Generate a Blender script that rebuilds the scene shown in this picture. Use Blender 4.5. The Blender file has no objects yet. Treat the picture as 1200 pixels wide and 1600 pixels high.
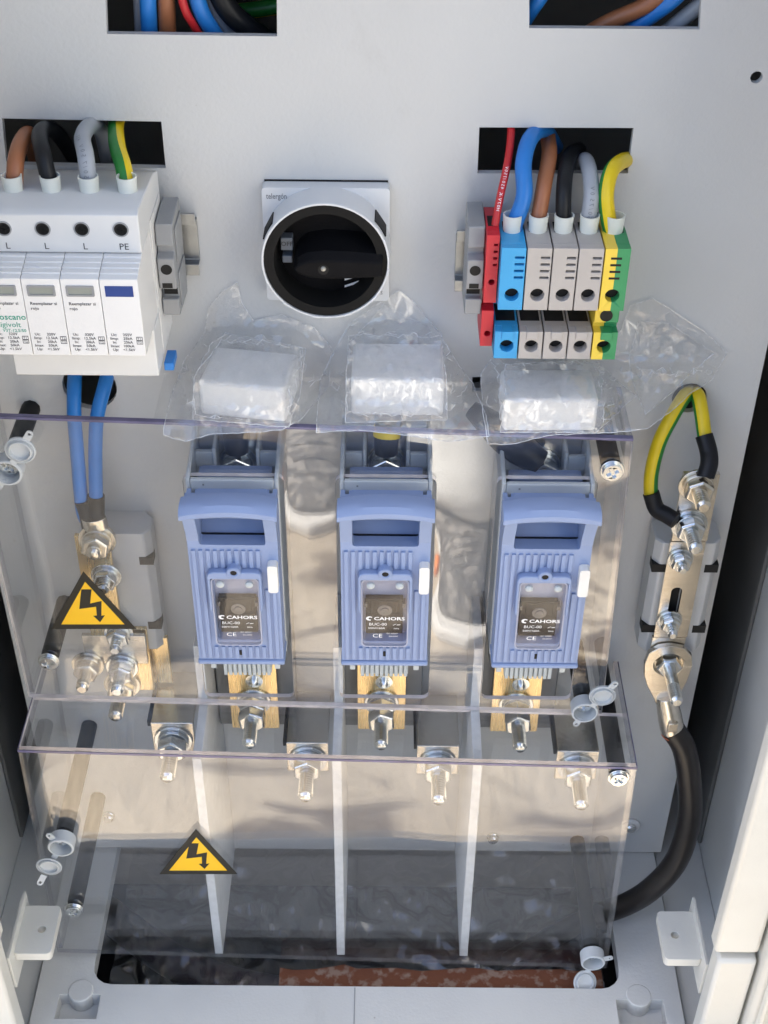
import bpy, bmesh, math, random
from mathutils import Vector, Matrix, noise
from mathutils.geometry import tessellate_polygon, delaunay_2d_cdt
R_ = math.radians
random.seed(7)
sc = bpy.context.scene
COL = sc.collection

# ------------------------------------------------------------------ camera, sky, sun, exposure
# millimetres: x right, d out of the mounting panel towards the viewer, z up from the camera's height; GZ = camera above ground
GZ, CAMD, FPX, PITCH, ROLL = 1350.0, 645.0, 2140.0, R_(38.4), 0.009
FW = Vector((0, math.cos(PITCH), -math.sin(PITCH))); U0 = Vector((0, math.sin(PITCH), math.cos(PITCH)))
RC = Vector((1, 0, 0))*math.cos(ROLL) + U0*math.sin(ROLL)
UC = U0*math.cos(ROLL) - Vector((1, 0, 0))*math.sin(ROLL)
cam_d = bpy.data.cameras.new('camera'); cam = bpy.data.objects.new('camera', cam_d); COL.objects.link(cam)
cam.matrix_world = Matrix.Translation((0, -CAMD/1000, GZ/1000)) @ Matrix((RC, UC, -FW)).transposed().to_4x4()
cam_d.sensor_fit = 'VERTICAL'; cam_d.sensor_height = 24; cam_d.lens = FPX/1600*24
cam_d.clip_start = 0.02; cam_d.clip_end = 200
sc.camera = cam
SUN_EL, SUN_AZ = R_(50), R_(74)          # azimuth measured from straight behind the cabinet towards the left
w = bpy.data.worlds.new('World'); sc.world = w; w.use_nodes = True
nt = w.node_tree; bg = nt.nodes['Background']; sky = nt.nodes.new('ShaderNodeTexSky')
sky.sky_type = 'NISHITA'; sky.sun_disc = False; sky.sun_elevation = SUN_EL; sky.sun_rotation = -SUN_AZ; sky.dust_density = 2.7; sky.ozone_density = .75; sky.air_density = .9
nt.links.new(sky.outputs[0], bg.inputs[0]); bg.inputs[1].default_value = 0.09
sun_d = bpy.data.lights.new('sun', 'SUN'); sun = bpy.data.objects.new('sun', sun_d); COL.objects.link(sun)
sun_d.energy = 5.0; sun_d.angle = R_(0.5); sun_d.color = (1, .93, .82)
sv = Vector((-math.sin(SUN_AZ)*math.cos(SUN_EL), math.cos(SUN_AZ)*math.cos(SUN_EL), math.sin(SUN_EL)))
sun.rotation_euler = (-sv).to_track_quat('-Z', 'Y').to_euler(); sun.location = (-2, 1, 4)
sc.view_settings.view_transform = 'Standard'; sc.view_settings.look = 'None'; sc.view_settings.gamma = 1
sc.view_settings.exposure = 2.34
sc.render.engine = 'CYCLES'
sc.cycles.transparent_max_bounces = 48; sc.cycles.max_bounces = 10; sc.cycles.diffuse_bounces = 5
sc.cycles.use_denoising = True; sc.cycles.sample_clamp_indirect = 8

def ray(px, py): return FW + RC*((px-600)/FPX) + UC*((800-py)/FPX)
def at(px, py, d):                        # point of the plane d seen at a photograph pixel -> (x, z)
    r = ray(px, py); t = (CAMD-d)/r.y; return (r.x*t, r.z*t)
def atz(px, py, z):                       # point of the level plane z -> (x, d)
    r = ray(px, py); t = z/r.z; return (r.x*t, CAMD-r.y*t)
def A3(px, py, d): x, z = at(px, py, d); return (x, d, z)

# ------------------------------------------------------------------ materials
MATS = {}
def nodes_of(name):
    m = bpy.data.materials.new(name); m.use_nodes = True
    return m, m.node_tree, m.node_tree.nodes['Principled BSDF']
def N(t, kind, **kw):
    n = t.nodes.new(kind)
    for k, v in kw.items():
        if hasattr(n, k): setattr(n, k, v)
        else: n.inputs[k].default_value = v
    return n
def mat(name, col, rough=.5, metal=0., var=.06, scale=60, bump=.05, bscale=900, spec=.5, col2=None, stretch=None, c2lim=(.45, .65), trans=0, smudge=0):
    if name in MATS: return MATS[name]
    m, t, b = nodes_of(name); L = t.links.new
    tc = N(t, 'ShaderNodeTexCoord'); mp = N(t, 'ShaderNodeMapping')
    L(tc.outputs['Object'], mp.inputs[0])
    if stretch: mp.inputs['Scale'].default_value = stretch
    n1 = N(t, 'ShaderNodeTexNoise'); n1.inputs['Scale'].default_value = scale; n1.inputs['Detail'].default_value = 6
    L(mp.outputs[0], n1.inputs['Vector'])
    c = Vector(col)
    rp = N(t, 'ShaderNodeValToRGB'); L(n1.outputs['Fac'], rp.inputs[0])
    if col2:
        rp.color_ramp.elements[0].position, rp.color_ramp.elements[1].position = c2lim
        rp.color_ramp.elements[0].color = (*col, 1); rp.color_ramp.elements[1].color = (*col2, 1)
    else:
        rp.color_ramp.elements[0].position, rp.color_ramp.elements[1].position = .3, .7
        rp.color_ramp.elements[0].color = (*(c*(1-var)), 1); rp.color_ramp.elements[1].color = (*(c*(1+var)), 1)
    if smudge:
        ns = N(t, 'ShaderNodeTexNoise'); ns.inputs['Scale'].default_value = 5; ns.inputs['Detail'].default_value = 10; ns.inputs['Roughness'].default_value = .75; ns.inputs['Distortion'].default_value = 1.5; L(tc.outputs['Object'], ns.inputs['Vector'])
        rs = N(t, 'ShaderNodeMapRange'); rs.inputs[1].default_value = .54; rs.inputs[2].default_value = .74; rs.inputs[4].default_value = smudge; L(ns.outputs['Fac'], rs.inputs[0])
        nd = N(t, 'ShaderNodeTexVoronoi'); nd.inputs['Scale'].default_value = 34; L(tc.outputs['Object'], nd.inputs['Vector'])
        rd = N(t, 'ShaderNodeMapRange'); rd.inputs[1].default_value = .035; rd.inputs[2].default_value = .02; rd.inputs[3].default_value = 0; rd.inputs[4].default_value = .5; L(nd.outputs['Distance'], rd.inputs[0])
        am = N(t, 'ShaderNodeMath', operation='MAXIMUM'); L(rs.outputs[0], am.inputs[0]); L(rd.outputs[0], am.inputs[1])
        mxs = N(t, 'ShaderNodeMixRGB'); L(am.outputs[0], mxs.inputs[0]); L(rp.outputs[0], mxs.inputs[1]); mxs.inputs[2].default_value = (.22, .19, .15, 1); L(mxs.outputs[0], b.inputs['Base Color'])
    else: L(rp.outputs[0], b.inputs['Base Color'])
    b.inputs['Metallic'].default_value = metal; b.inputs['Specular IOR Level'].default_value = spec
    mr = N(t, 'ShaderNodeMapRange'); mr.inputs[3].default_value = rough*.8; mr.inputs[4].default_value = min(1, rough*1.25)
    L(n1.outputs['Fac'], mr.inputs[0]); L(mr.outputs[0], b.inputs['Roughness'])
    if bump:
        n2 = N(t, 'ShaderNodeTexNoise'); n2.inputs['Scale'].default_value = bscale; n2.inputs['Detail'].default_value = 3
        L(mp.outputs[0], n2.inputs['Vector'])
        bp = N(t, 'ShaderNodeBump'); bp.inputs['Strength'].default_value = bump; bp.inputs['Distance'].default_value = .001
        L(n2.outputs['Fac'], bp.inputs['Height']); L(bp.outputs[0], b.inputs['Normal'])
    if trans: b.inputs['Subsurface Weight'].default_value = trans; b.inputs['Subsurface Radius'].default_value = (.004, .004, .004)
    MATS[name] = m; return m

def clear_mat(name, tint=(1, 1, 1), f0=.05, rough=.01, white=.0, wscale=40, wave=.0, wavescale=8, crease=0., cscale=120, wcol=(.9, .92, .95), glossmax=1.):
    """clear plastic: see-through with Schlick reflection, plus a little white scatter (scratches, haze)"""
    if name in MATS: return MATS[name]
    m = bpy.data.materials.new(name); m.use_nodes = True; t = m.node_tree; t.nodes.clear(); L = t.links.new
    out = N(t, 'ShaderNodeOutputMaterial'); tr = N(t, 'ShaderNodeBsdfTransparent'); tr.inputs[0].default_value = (*tint, 1)
    gl = N(t, 'ShaderNodeBsdfGlossy'); gl.inputs['Roughness'].default_value = rough; gl.inputs[0].default_value = (1, 1, 1, 1)
    df = N(t, 'ShaderNodeBsdfDiffuse'); df.inputs[0].default_value = (*wcol, 1)
    tl = N(t, 'ShaderNodeBsdfTranslucent'); tl.inputs[0].default_value = (*wcol, 1)
    tc = N(t, 'ShaderNodeTexCoord'); geo = N(t, 'ShaderNodeNewGeometry')
    bp = None
    if wave or crease:
        h = None
        if wave:
            n = N(t, 'ShaderNodeTexNoise'); n.inputs['Scale'].default_value = wavescale; n.inputs['Detail'].default_value = 1
            L(tc.outputs['Object'], n.inputs['Vector'])
            bp = N(t, 'ShaderNodeBump'); bp.inputs['Strength'].default_value = wave; bp.inputs['Distance'].default_value = .02; L(n.outputs['Fac'], bp.inputs['Height'])
        if crease:
            nn = N(t, 'ShaderNodeTexNoise'); nn.inputs['Scale'].default_value = cscale*.6; nn.inputs['Detail'].default_value = 3
            L(tc.outputs['Object'], nn.inputs['Vector'])
            vm = N(t, 'ShaderNodeMixRGB'); vm.inputs[0].default_value = .02; L(tc.outputs['Object'], vm.inputs[1]); L(nn.outputs['Color'], vm.inputs[2])
            vo = N(t, 'ShaderNodeTexVoronoi'); vo.feature = 'F1'; vo.inputs['Scale'].default_value = cscale; L(vm.outputs[0], vo.inputs['Vector'])
            b2 = N(t, 'ShaderNodeBump'); b2.inputs['Strength'].default_value = crease; b2.inputs['Distance'].default_value = .004; L(vo.outputs['Distance'], b2.inputs['Height'])
            if bp: L(bp.outputs[0], b2.inputs['Normal'])
            bp = b2
        L(bp.outputs[0], gl.inputs['Normal'])
    dot = N(t, 'ShaderNodeVectorMath', operation='DOT_PRODUCT'); L(geo.outputs['Incoming'], dot.inputs[0])
    L(bp.outputs[0] if bp else geo.outputs['Normal'], dot.inputs[1])
    ab = N(t, 'ShaderNodeMath', operation='ABSOLUTE'); L(dot.outputs['Value'], ab.inputs[0])
    om = N(t, 'ShaderNodeMath', operation='SUBTRACT'); om.inputs[0].default_value = 1; L(ab.outputs[0], om.inputs[1])
    pw = N(t, 'ShaderNodeMath', operation='POWER'); pw.inputs[1].default_value = 5; L(om.outputs[0], pw.inputs[0])
    ma = N(t, 'ShaderNodeMath', operation='MULTIPLY_ADD'); ma.inputs[1].default_value = (1-f0)*glossmax; ma.inputs[2].default_value = f0; ma.use_clamp = True; L(pw.outputs[0], ma.inputs[0])
    base = tr
    if white:
        n = N(t, 'ShaderNodeTexNoise'); n.inputs['Scale'].default_value = wscale; n.inputs['Detail'].default_value = 8; n.inputs['Roughness'].default_value = .7
        L(tc.outputs['Object'], n.inputs['Vector'])
        mr = N(t, 'ShaderNodeMapRange'); mr.inputs[1].default_value = .4; mr.inputs[2].default_value = .75; mr.inputs[3].default_value = white*.5; mr.inputs[4].default_value = white*1.8
        L(n.outputs['Fac'], mr.inputs[0])
        dd = N(t, 'ShaderNodeMixShader'); dd.inputs[0].default_value = .5; L(df.outputs[0], dd.inputs[1]); L(tl.outputs[0], dd.inputs[2])
        mx = N(t, 'ShaderNodeMixShader'); L(mr.outputs[0], mx.inputs[0]); L(tr.outputs[0], mx.inputs[1]); L(dd.outputs[0], mx.inputs[2]); base = mx
    fm = N(t, 'ShaderNodeMixShader'); L(ma.outputs[0], fm.inputs[0]); L(base.outputs[0], fm.inputs[1]); L(gl.outputs[0], fm.inputs[2])
    L(fm.outputs[0], out.inputs[0])
    MATS[name] = m; return m

M_PANEL = mat('panel_grey', (.55, .56, .56), .5, var=.05, scale=7, bump=.16, bscale=420, smudge=.16)
M_CAB = mat('cabinet_polyester', (.57, .575, .56), .5, var=.04, scale=14, bump=.15, bscale=500, smudge=.2)
M_REAR = mat('rear_shade_dark', (.13, .13, .125), .7, var=.2, scale=20, bump=.1)  # dark colour paints the deep shade behind the panel
M_RAILCAB = mat('frame_polyester', (.62, .62, .58), .45, var=.04, scale=20, bump=.1, bscale=500)
M_SPD = mat('spd_body', (.66, .67, .67), .42, var=.02, bump=.05)
M_INS = mat('insulator_grey', (.53, .54, .54), .45, var=.04)
M_SPDM = mat('spd_module', (.74, .74, .73), .4, var=.02, bump=.05)
M_SPDW = mat('window_grey', (.27, .29, .26), .3)
M_SPDB = mat('window_blue', (.012, .045, .22), .35)
M_INK = mat('ink_black', (.03, .03, .035), .6, bump=0)
M_INKG = mat('ink_green', (.01, .30, .20), .6, bump=0)
M_INKGREY = mat('ink_grey', (.2, .21, .22), .6, bump=0)
M_INKW = mat('ink_white', (.85, .86, .88), .5, bump=0)
M_BLUEW = mat('wire_blue', (.018, .19, .58), .38, var=.08, bump=.04)
M_BROWNW = mat('wire_brown', (.33, .125, .055), .4, var=.08, bump=.04)
M_BLACKW = mat('wire_black', (.012, .013, .015), .4, var=.1, bump=.08, spec=.28)
M_GREYW = mat('wire_grey', (.36, .385, .42), .42, var=.05, bump=.04)
M_REDW = mat('wire_red', (.52, .02, .025), .4, var=.08, bump=.04)
M_YELW = mat('wire_yellow', (.76, .56, .01), .38, var=.06, bump=.03)
M_GRNW = mat('wire_green', (.015, .20, .03), .38, var=.08, bump=.03)
M_FERR = mat('ferrule_ivory', (.72, .74, .68), .4, trans=.1)
M_THICK = mat('cable_black', (.015, .012, .011), .36, var=.15, scale=40, bump=.08, bscale=400)
M_BOOT = mat('heat_shrink', (.011, .011, .013), .42, var=.1, bump=.15, bscale=300, spec=.28)
M_POST = mat('post_black', (.010, .010, .011), .55, bump=.05, spec=.28)
M_FBASE = mat('fuse_base_grey', (.42, .45, .47), .4, var=.04)
M_FBASED = mat('fuse_base_dark', (.17, .18, .19), .4, var=.04)
M_FBLUE = mat('fuse_blue', (.235, .31, .505), .45, var=.03, bump=.05)
M_LILAC = mat('fuse_window_plate', (.36, .39, .50), .4)
M_LINK = mat('fuse_link_dark', (.022, .019, .015), .5, spec=.2, var=.3, scale=90)
M_LINKB = mat('fuse_link_boss', (.16, .145, .125), .35)
M_COMB = mat('comb_grey', (.48, .52, .53), .4)
M_WHITE = mat('white_plastic', (.74, .74, .72), .4, bump=.04)
M_CAP = mat('cap_grey', (.50, .53, .55), .42, bump=.04)
M_BRASS = mat('brass', (.86, .66, .36), .27, metal=1, var=.06, scale=50, bump=.12, bscale=300, stretch=(12, 12, .6))
M_TIN = mat('tinned_bar', (.78, .72, .62), .25, metal=1, var=.08, scale=50, bump=.1, bscale=350, stretch=(1, 1, 6))
M_ZINC = mat('zinc', (.70, .72, .72), .2, metal=1, var=.1, scale=120, bump=.06, bscale=500)
M_ZINCY = mat('zinc_warm', (.72, .67, .58), .24, metal=1, var=.1, scale=120, bump=.06, bscale=500)
M_ALU = mat('rail_zinc', (.36, .37, .37), .42, metal=1, var=.12, scale=80)
M_RING = mat('ring_grey', (.63, .65, .67), .4, var=.02, bump=.05)
M_KNOB = mat('knob_black', (.006, .006, .007), .6, var=.2, bump=.25, bscale=1600, spec=.09)
M_KNOBIN = mat('knob_rim_black', (.010, .010, .010), .6, bump=.1, spec=.14)
M_OFF = mat('off_plate', (.12, .14, .17), .5)
M_TBLUE = mat('terminal_blue', (.035, .33, .66), .4, var=.03)
M_TGREY = mat('terminal_grey', (.43, .405, .385), .45, var=.03)
M_TRED = mat('terminal_red', (.55, .015, .03), .4, var=.03)
M_TYEL = mat('terminal_yellow', (.80, .58, .06), .4, var=.03)
M_TGRN = mat('terminal_green', (.03, .27, .10), .4, var=.03)
M_CLAMP = mat('clamp_grey', (.27, .28, .29), .45, var=.04)
M_HOLE = mat('hole_shade', (.012, .012, .012), .6, bump=0, spec=.28)  # near black paint standing for the shade inside holes and slots
M_PART = mat('partition_white', (.62, .63, .63), .55, var=.08, scale=200, bump=.2, bscale=600)
M_YEL = mat('sticker_yellow', (.86, .50, .004), .4, var=.015, bump=.02)
M_BLK = mat('sticker_black', (.02, .019, .015), .42, bump=.02, spec=.28)
M_PAPER = mat('packet_paper', (.84, .84, .82), .75, var=.02, bump=.1, bscale=45)
M_BEIGE = mat('beige_resin', (.66, .52, .34), .5)
M_DARKP = mat('pit_dark', (.03, .026, .03), .8, var=.5, scale=30, bump=.5, bscale=60)
M_TERRA = mat('terracotta', (.15, .05, .022), .85, var=.2, scale=130, bump=.6, bscale=160, col2=(.25, .17, .13), c2lim=(.5, .62))
M_COPPER = mat('copper', (.75, .25, .13), .35, metal=1)
M_CLEAR = clear_mat('clear_cover', (.962, .966, .972), .068, .008, white=.008, wscale=14, wave=.06, wavescale=9)
M_EDGE = mat('cover_edge_violet', (.13, .12, .21), .15, var=.25, scale=50, bump=0)
M_EDGEC = clear_mat('cover_edge_clear', (.75, .74, .78), .12, .1, white=.1, wscale=60)
M_EDGEW = mat('cover_edge_pale', (.62, .58, .58), .2, var=.3, scale=50, bump=0)
M_WIN = clear_mat('clear_window', (.97, .97, .98), .022, .03, white=.02, wscale=120)
M_FOLD = clear_mat('film_fold', (.97, .97, .97), .12, .15, white=.75, wscale=200)
M_FILM = clear_mat('bag_film', (.97, .97, .97),   .09, .09, white=.19, wscale=7, crease=.015, cscale=90, glossmax=1.)
M_FILMD = clear_mat('pit_film', (.9, .9, .92), .12, .16, white=.03, wscale=8, crease=.05, cscale=40)

# ------------------------------------------------------------------ mesh builder (coordinates x, d, z in mm)
LOC = {}
def conv(p, local): return Vector((p[0]/1000, -p[1]/1000, (p[2]+(0 if local else GZ))/1000))
class MB:
    def __init__(s): s.v, s.f, s.m = [], [], []
    def add(s, vs, fs, mi=0):
        o = len(s.v); s.v += [tuple(p) for p in vs]
        for k, f in enumerate(fs):
            s.f.append([i+o for i in f]); s.m.append(mi[k] if isinstance(mi, list) else mi)
        return s
    def box(s, x0, x1, d0, d1, z0, z1, mi=0):
        vs = [(x, d, z) for x in (x0, x1) for d in (d0, d1) for z in (z0, z1)]
        return s.add(vs, [(0, 1, 3, 2), (4, 6, 7, 5), (0, 4, 5, 1), (2, 3, 7, 6), (0, 2, 6, 4), (1, 5, 7, 3)], mi)
    def hexa(s, q, off, mi=0, mside=None):              # quad of 4 points thickened by the vector off
        vs = [Vector(p) for p in q] + [Vector(p)+Vector(off) for p in q]
        ms = mi if mside is None else mside
        return s.add(vs, [(0, 1, 2, 3), (7, 6, 5, 4), (0, 4, 5, 1), (1, 5, 6, 2), (2, 6, 7, 3), (3, 7, 4, 0)], [mi, mi, ms, ms, ms, ms])
    def plate(s, loops, axis, a0, a1, mi=0, mside=None):  # outline with holes, extruded along an axis
        pts = [p for l in loops for p in l]
        tris = tessellate_polygon([[Vector((p[0], p[1], 0)) for p in l] for l in loops])
        P = {'d': lambda p, a: (p[0], a, p[1]), 'x': lambda p, a: (a, p[0], p[1]), 'z': lambda p, a: (p[0], p[1], a)}[axis]
        n = len(pts); ms = mi if mside is None else mside
        vs = [P(p, a0) for p in pts] + [P(p, a1) for p in pts]
        fs = [tuple(t) for t in tris] + [tuple(i+n for i in reversed(t)) for t in tris]; mm = [mi]*len(fs); o = 0
        for l in loops:
            for i in range(len(l)):
                j = (i+1) % len(l); fs.append((o+i, o+j, o+j+n, o+i+n)); mm.append(ms)
            o += len(l)
        return s.add(vs, fs, mm)
    def prism(s, poly, axis, a0, a1, mi=0): return s.plate([poly], axis, a0, a1, mi)
    def lathe(s, prof, c, axis, n=24, mi=0, ph=0.):       # prof: list of (radius, height along axis) from c
        c = Vector(c); a = Vector(axis).normalized()
        u = a.orthogonal().normalized(); v = a.cross(u)
        if abs(a.y) > .9: u, v = Vector((1, 0, 0)), Vector((0, 0, 1))
        vs, fs = [], []
        for r, h in prof:
            for i in range(n):
                t = 2*math.pi*i/n+ph; vs.append(c+a*h+(u*math.cos(t)+v*math.sin(t))*max(r, 1e-4))
        k = len(prof)
        for j in range(k-1):
            for i in range(n):
                i2 = (i+1) % n; fs.append((j*n+i, j*n+i2, (j+1)*n+i2, (j+1)*n+i))
        fs.append(tuple(reversed(range(n)))); fs.append(tuple((k-1)*n+i for i in range(n)))
        return s.add(vs, fs, mi)
    def ring(s, prof, c, axis, n=32, mi=0):               # closed profile revolved (a tube wall)
        c = Vector(c); a = Vector(axis).normalized(); u = a.orthogonal().normalized(); v = a.cross(u); k = len(prof)
        vs = [c+a*h+(u*math.cos(2*math.pi*i/n)+v*math.sin(2*math.pi*i/n))*r for r, h in prof for i in range(n)]
        fs = [(j*n+i, j*n+(i+1) % n, ((j+1) % k)*n+(i+1) % n, ((j+1) % k)*n+i) for j in range(k) for i in range(n)]
        return s.add(vs, fs, mi)
    def cyl(s, c, axis, r, h, n=20, mi=0, r2=None, ph=0.): return s.lathe([(r, 0), (r2 or r, h)], c, axis, n, mi, ph)
    def tube(s, pts, r, n=14, sub=6, mi=0, stripe=None, phase=0., flat=1.):
        P = smooth_path(pts, sub); vs, fs, mm = [], [], []
        rr = r if callable(r) else (lambda t: r)
        T = [(P[min(i+1, len(P)-1)]-P[max(i-1, 0)]).normalized() for i in range(len(P))]
        u = T[0].cross(Vector((0.13, 1, 0.07))).normalized()
        for i, p in enumerate(P):
            u = (u-T[i]*u.dot(T[i])).normalized(); v = T[i].cross(u); rad = rr(i/(len(P)-1))
            for k in range(n):
                a = 2*math.pi*k/n+phase; vs.append(p+u*math.cos(a)*rad+v*math.sin(a)*rad*flat)
        for i in range(len(P)-1):
            for k in range(n):
                k2 = (k+1) % n; fs.append((i*n+k, i*n+k2, (i+1)*n+k2, (i+1)*n+k))
                mm.append(mi if not stripe else (0 if k < n*stripe else 1))
        fs += [tuple(reversed(range(n))), tuple((len(P)-1)*n+k for k in range(n))]; mm += [mi, mi]
        return s.add(vs, fs, mm)
    def text(s, body, x, z, d, size, mi=0, align='LEFT', rot=0., bold=0., shear=0., sx=1.):
        cu = bpy.data.curves.new('lettering', 'FONT'); cu.body = body; cu.size = size; cu.align_x = align; cu.resolution_u = 2
        cu.offset = bold*size; cu.shear = shear
        o = bpy.data.objects.new('lettering', cu); COL.objects.link(o)
        dg = bpy.context.evaluated_depsgraph_get(); me = bpy.data.meshes.new_from_object(o.evaluated_get(dg))
        cr, sr = math.cos(rot), math.sin(rot)
        s.add([(x+(v.co.x*cr*sx-v.co.y*sr), d, z+(v.co.x*sr*sx+v.co.y*cr)) for v in me.vertices], [list(p.vertices) for p in me.polygons], mi)
        bpy.data.objects.remove(o); bpy.data.meshes.remove(me); return s
    def build(s, name, mats, parent=None, bevel=0, ang=35, local=False, smooth=True, segs=2, zs=1.):
        mats = mats if isinstance(mats, (list, tuple)) else [mats]
        V = [conv((p[0], p[1], p[2]*zs if p[2] < 0 else p[2]), local) for p in s.v]
        lo = Vector([min(v[i] for v in V) for i in range(3)]); hi = Vector([max(v[i] for v in V) for i in range(3)])
        c = (lo+hi)/2
        if parent is None: c.z = lo.z
        me = bpy.data.meshes.new(name); me.from_pydata([v-c for v in V], [], s.f)
        for m in mats: me.materials.append(m)
        me.polygons.foreach_set('material_index', s.m)
        bm = bmesh.new(); bm.from_mesh(me); bmesh.ops.recalc_face_normals(bm, faces=bm.faces); bm.to_mesh(me); bm.free()
        if smooth:
            me.polygons.foreach_set('use_smooth', [True]*len(me.polygons)); me.set_sharp_from_angle(angle=R_(ang))
        o = bpy.data.objects.new(name, me); COL.objects.link(o); LOC[o.name] = c
        o.location = c - (LOC[parent.name] if parent else Vector())
        if parent: o.parent = parent
        if bevel:
            bv = o.modifiers.new('edge', 'BEVEL'); bv.width = bevel/1000; bv.segments = segs; bv.limit_method = 'ANGLE'; bv.angle_limit = R_(40)
        return o
def smooth_path(pts, sub=6):
    P = [Vector(p) for p in pts]
    if len(P) < 3 or sub <= 1: return P
    Q = [P[0]*2-P[1]] + P + [P[-1]*2-P[-2]]; out = []
    for i in range(1, len(Q)-2):
        a, b, c, d = Q[i-1], Q[i], Q[i+1], Q[i+2]
        for k in range(sub):
            t = k/sub
            out.append(.5*((2*b)+(c-a)*t+(2*a-5*b+4*c-d)*t*t+(3*b-a-3*c+d)*t**3))
    return out+[P[-1]]
def rr(x0, x1, z0, z1, r, n=4):
    out = []
    for cx, cz, a in ((x1-r, z1-r, 0), (x0+r, z1-r, 90), (x0+r, z0+r, 180), (x1-r, z0+r, 270)):
        for k in range(n+1): t = R_(a+90*k/n); out.append((cx+r*math.cos(t), cz+r*math.sin(t)))
    return out
def circ(x, z, r, n=20): return [(x+r*math.cos(2*math.pi*k/n), z+r*math.sin(2*math.pi*k/n)) for k in range(n)]
def tag(o, label=None, cat=None, group=None, kind=None):
    for k, v in (('label', label), ('category', cat), ('group', group), ('kind', kind)):
        if v: o[k] = v
    return o
def thing(name, label, cat, p=(0, 0, 0), group=None, local=False):
    o = bpy.data.objects.new(name, None); COL.objects.link(o); o.empty_display_size = .01
    o.location = conv(p, False); LOC[o.name] = Vector() if local else conv(p, False)
    return tag(o, label, cat, group)
def copy_tree(o, parent=None):
    c = o.copy(); COL.objects.link(c)
    if parent: c.parent = parent
    for ch in list(o.children): copy_tree(ch, c)
    return c

# ------------------------------------------------------------------ ground
def ground_mat(name, c1, c2, shade_stain, rough=.9, sc_=3, shade_stain_amt=.0):
    m, t, b = nodes_of(name); L = t.links.new
    tc = N(t, 'ShaderNodeTexCoord')
    n1 = N(t, 'ShaderNodeTexNoise'); n1.inputs['Scale'].default_value = sc_; n1.inputs['Detail'].default_value = 8; L(tc.outputs['Object'], n1.inputs['Vector'])
    n2 = N(t, 'ShaderNodeTexNoise'); n2.inputs['Scale'].default_value = 60; n2.inputs['Detail'].default_value = 8; L(tc.outputs['Object'], n2.inputs['Vector'])
    r1 = N(t, 'ShaderNodeValToRGB'); L(n1.outputs['Fac'], r1.inputs[0]); e = r1.color_ramp.elements
    e[0].position, e[1].position = .36, .62; e[0].color = (*c1, 1); e[1].color = (*c2, 1)
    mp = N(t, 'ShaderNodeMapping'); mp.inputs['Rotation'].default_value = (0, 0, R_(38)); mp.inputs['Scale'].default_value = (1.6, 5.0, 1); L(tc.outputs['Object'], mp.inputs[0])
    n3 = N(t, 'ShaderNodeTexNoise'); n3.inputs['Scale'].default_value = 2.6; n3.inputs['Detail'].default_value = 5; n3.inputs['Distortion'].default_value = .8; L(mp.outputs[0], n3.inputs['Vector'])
    r3 = N(t, 'ShaderNodeMapRange'); r3.inputs[1].default_value = .50; r3.inputs[2].default_value = .60; r3.inputs[4].default_value = shade_stain_amt; L(n3.outputs['Fac'], r3.inputs[0])
    mx = N(t, 'ShaderNodeMixRGB'); L(r3.outputs[0], mx.inputs[0]); L(r1.outputs[0], mx.inputs[1]); mx.inputs[2].default_value = (*shade_stain, 1)
    L(mx.outputs[0], b.inputs['Base Color']); b.inputs['Roughness'].default_value = rough; b.inputs['Specular IOR Level'].default_value = .25
    bp = N(t, 'ShaderNodeBump'); bp.inputs['Strength'].default_value = .5; bp.inputs['Distance'].default_value = .01; L(n2.outputs['Fac'], bp.inputs['Height']); L(bp.outputs[0], b.inputs['Normal'])
    return m
def ground():
    S = 60000
    mb = MB(); mb.add([(-S, -S, -GZ-60), (S, -S, -GZ-60), (S, S, -GZ-60), (-S, S, -GZ-60)], [(0, 1, 2, 3)])
    tag(mb.build('ground', ground_mat('ground_dark_surround', (.05, .047, .042), (.085, .078, .07), (.1, .085, .065), shade_stain_amt=.4)), kind='structure')  # dark surround made up to limit bounce and dim the left reflection
    mb = MB(); mb.prism([(-1000, -250), (-1000, 790), (-228, 835), (-245, 1620), (1150, 1620), (1150, -250)], 'z', -GZ-60, -GZ)  # outline shaped to keep bright ground small and the left reflection dim
    tag(mb.build('concrete_pad', ground_mat('pad_concrete', (.34, .28, .21), (.56, .48, .37), (.09, .06, .04), shade_stain_amt=.9), bevel=8), kind='structure')  # dark diagonal streaks paint ground shadows, with some dirt, into the concrete
ground()

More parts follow.
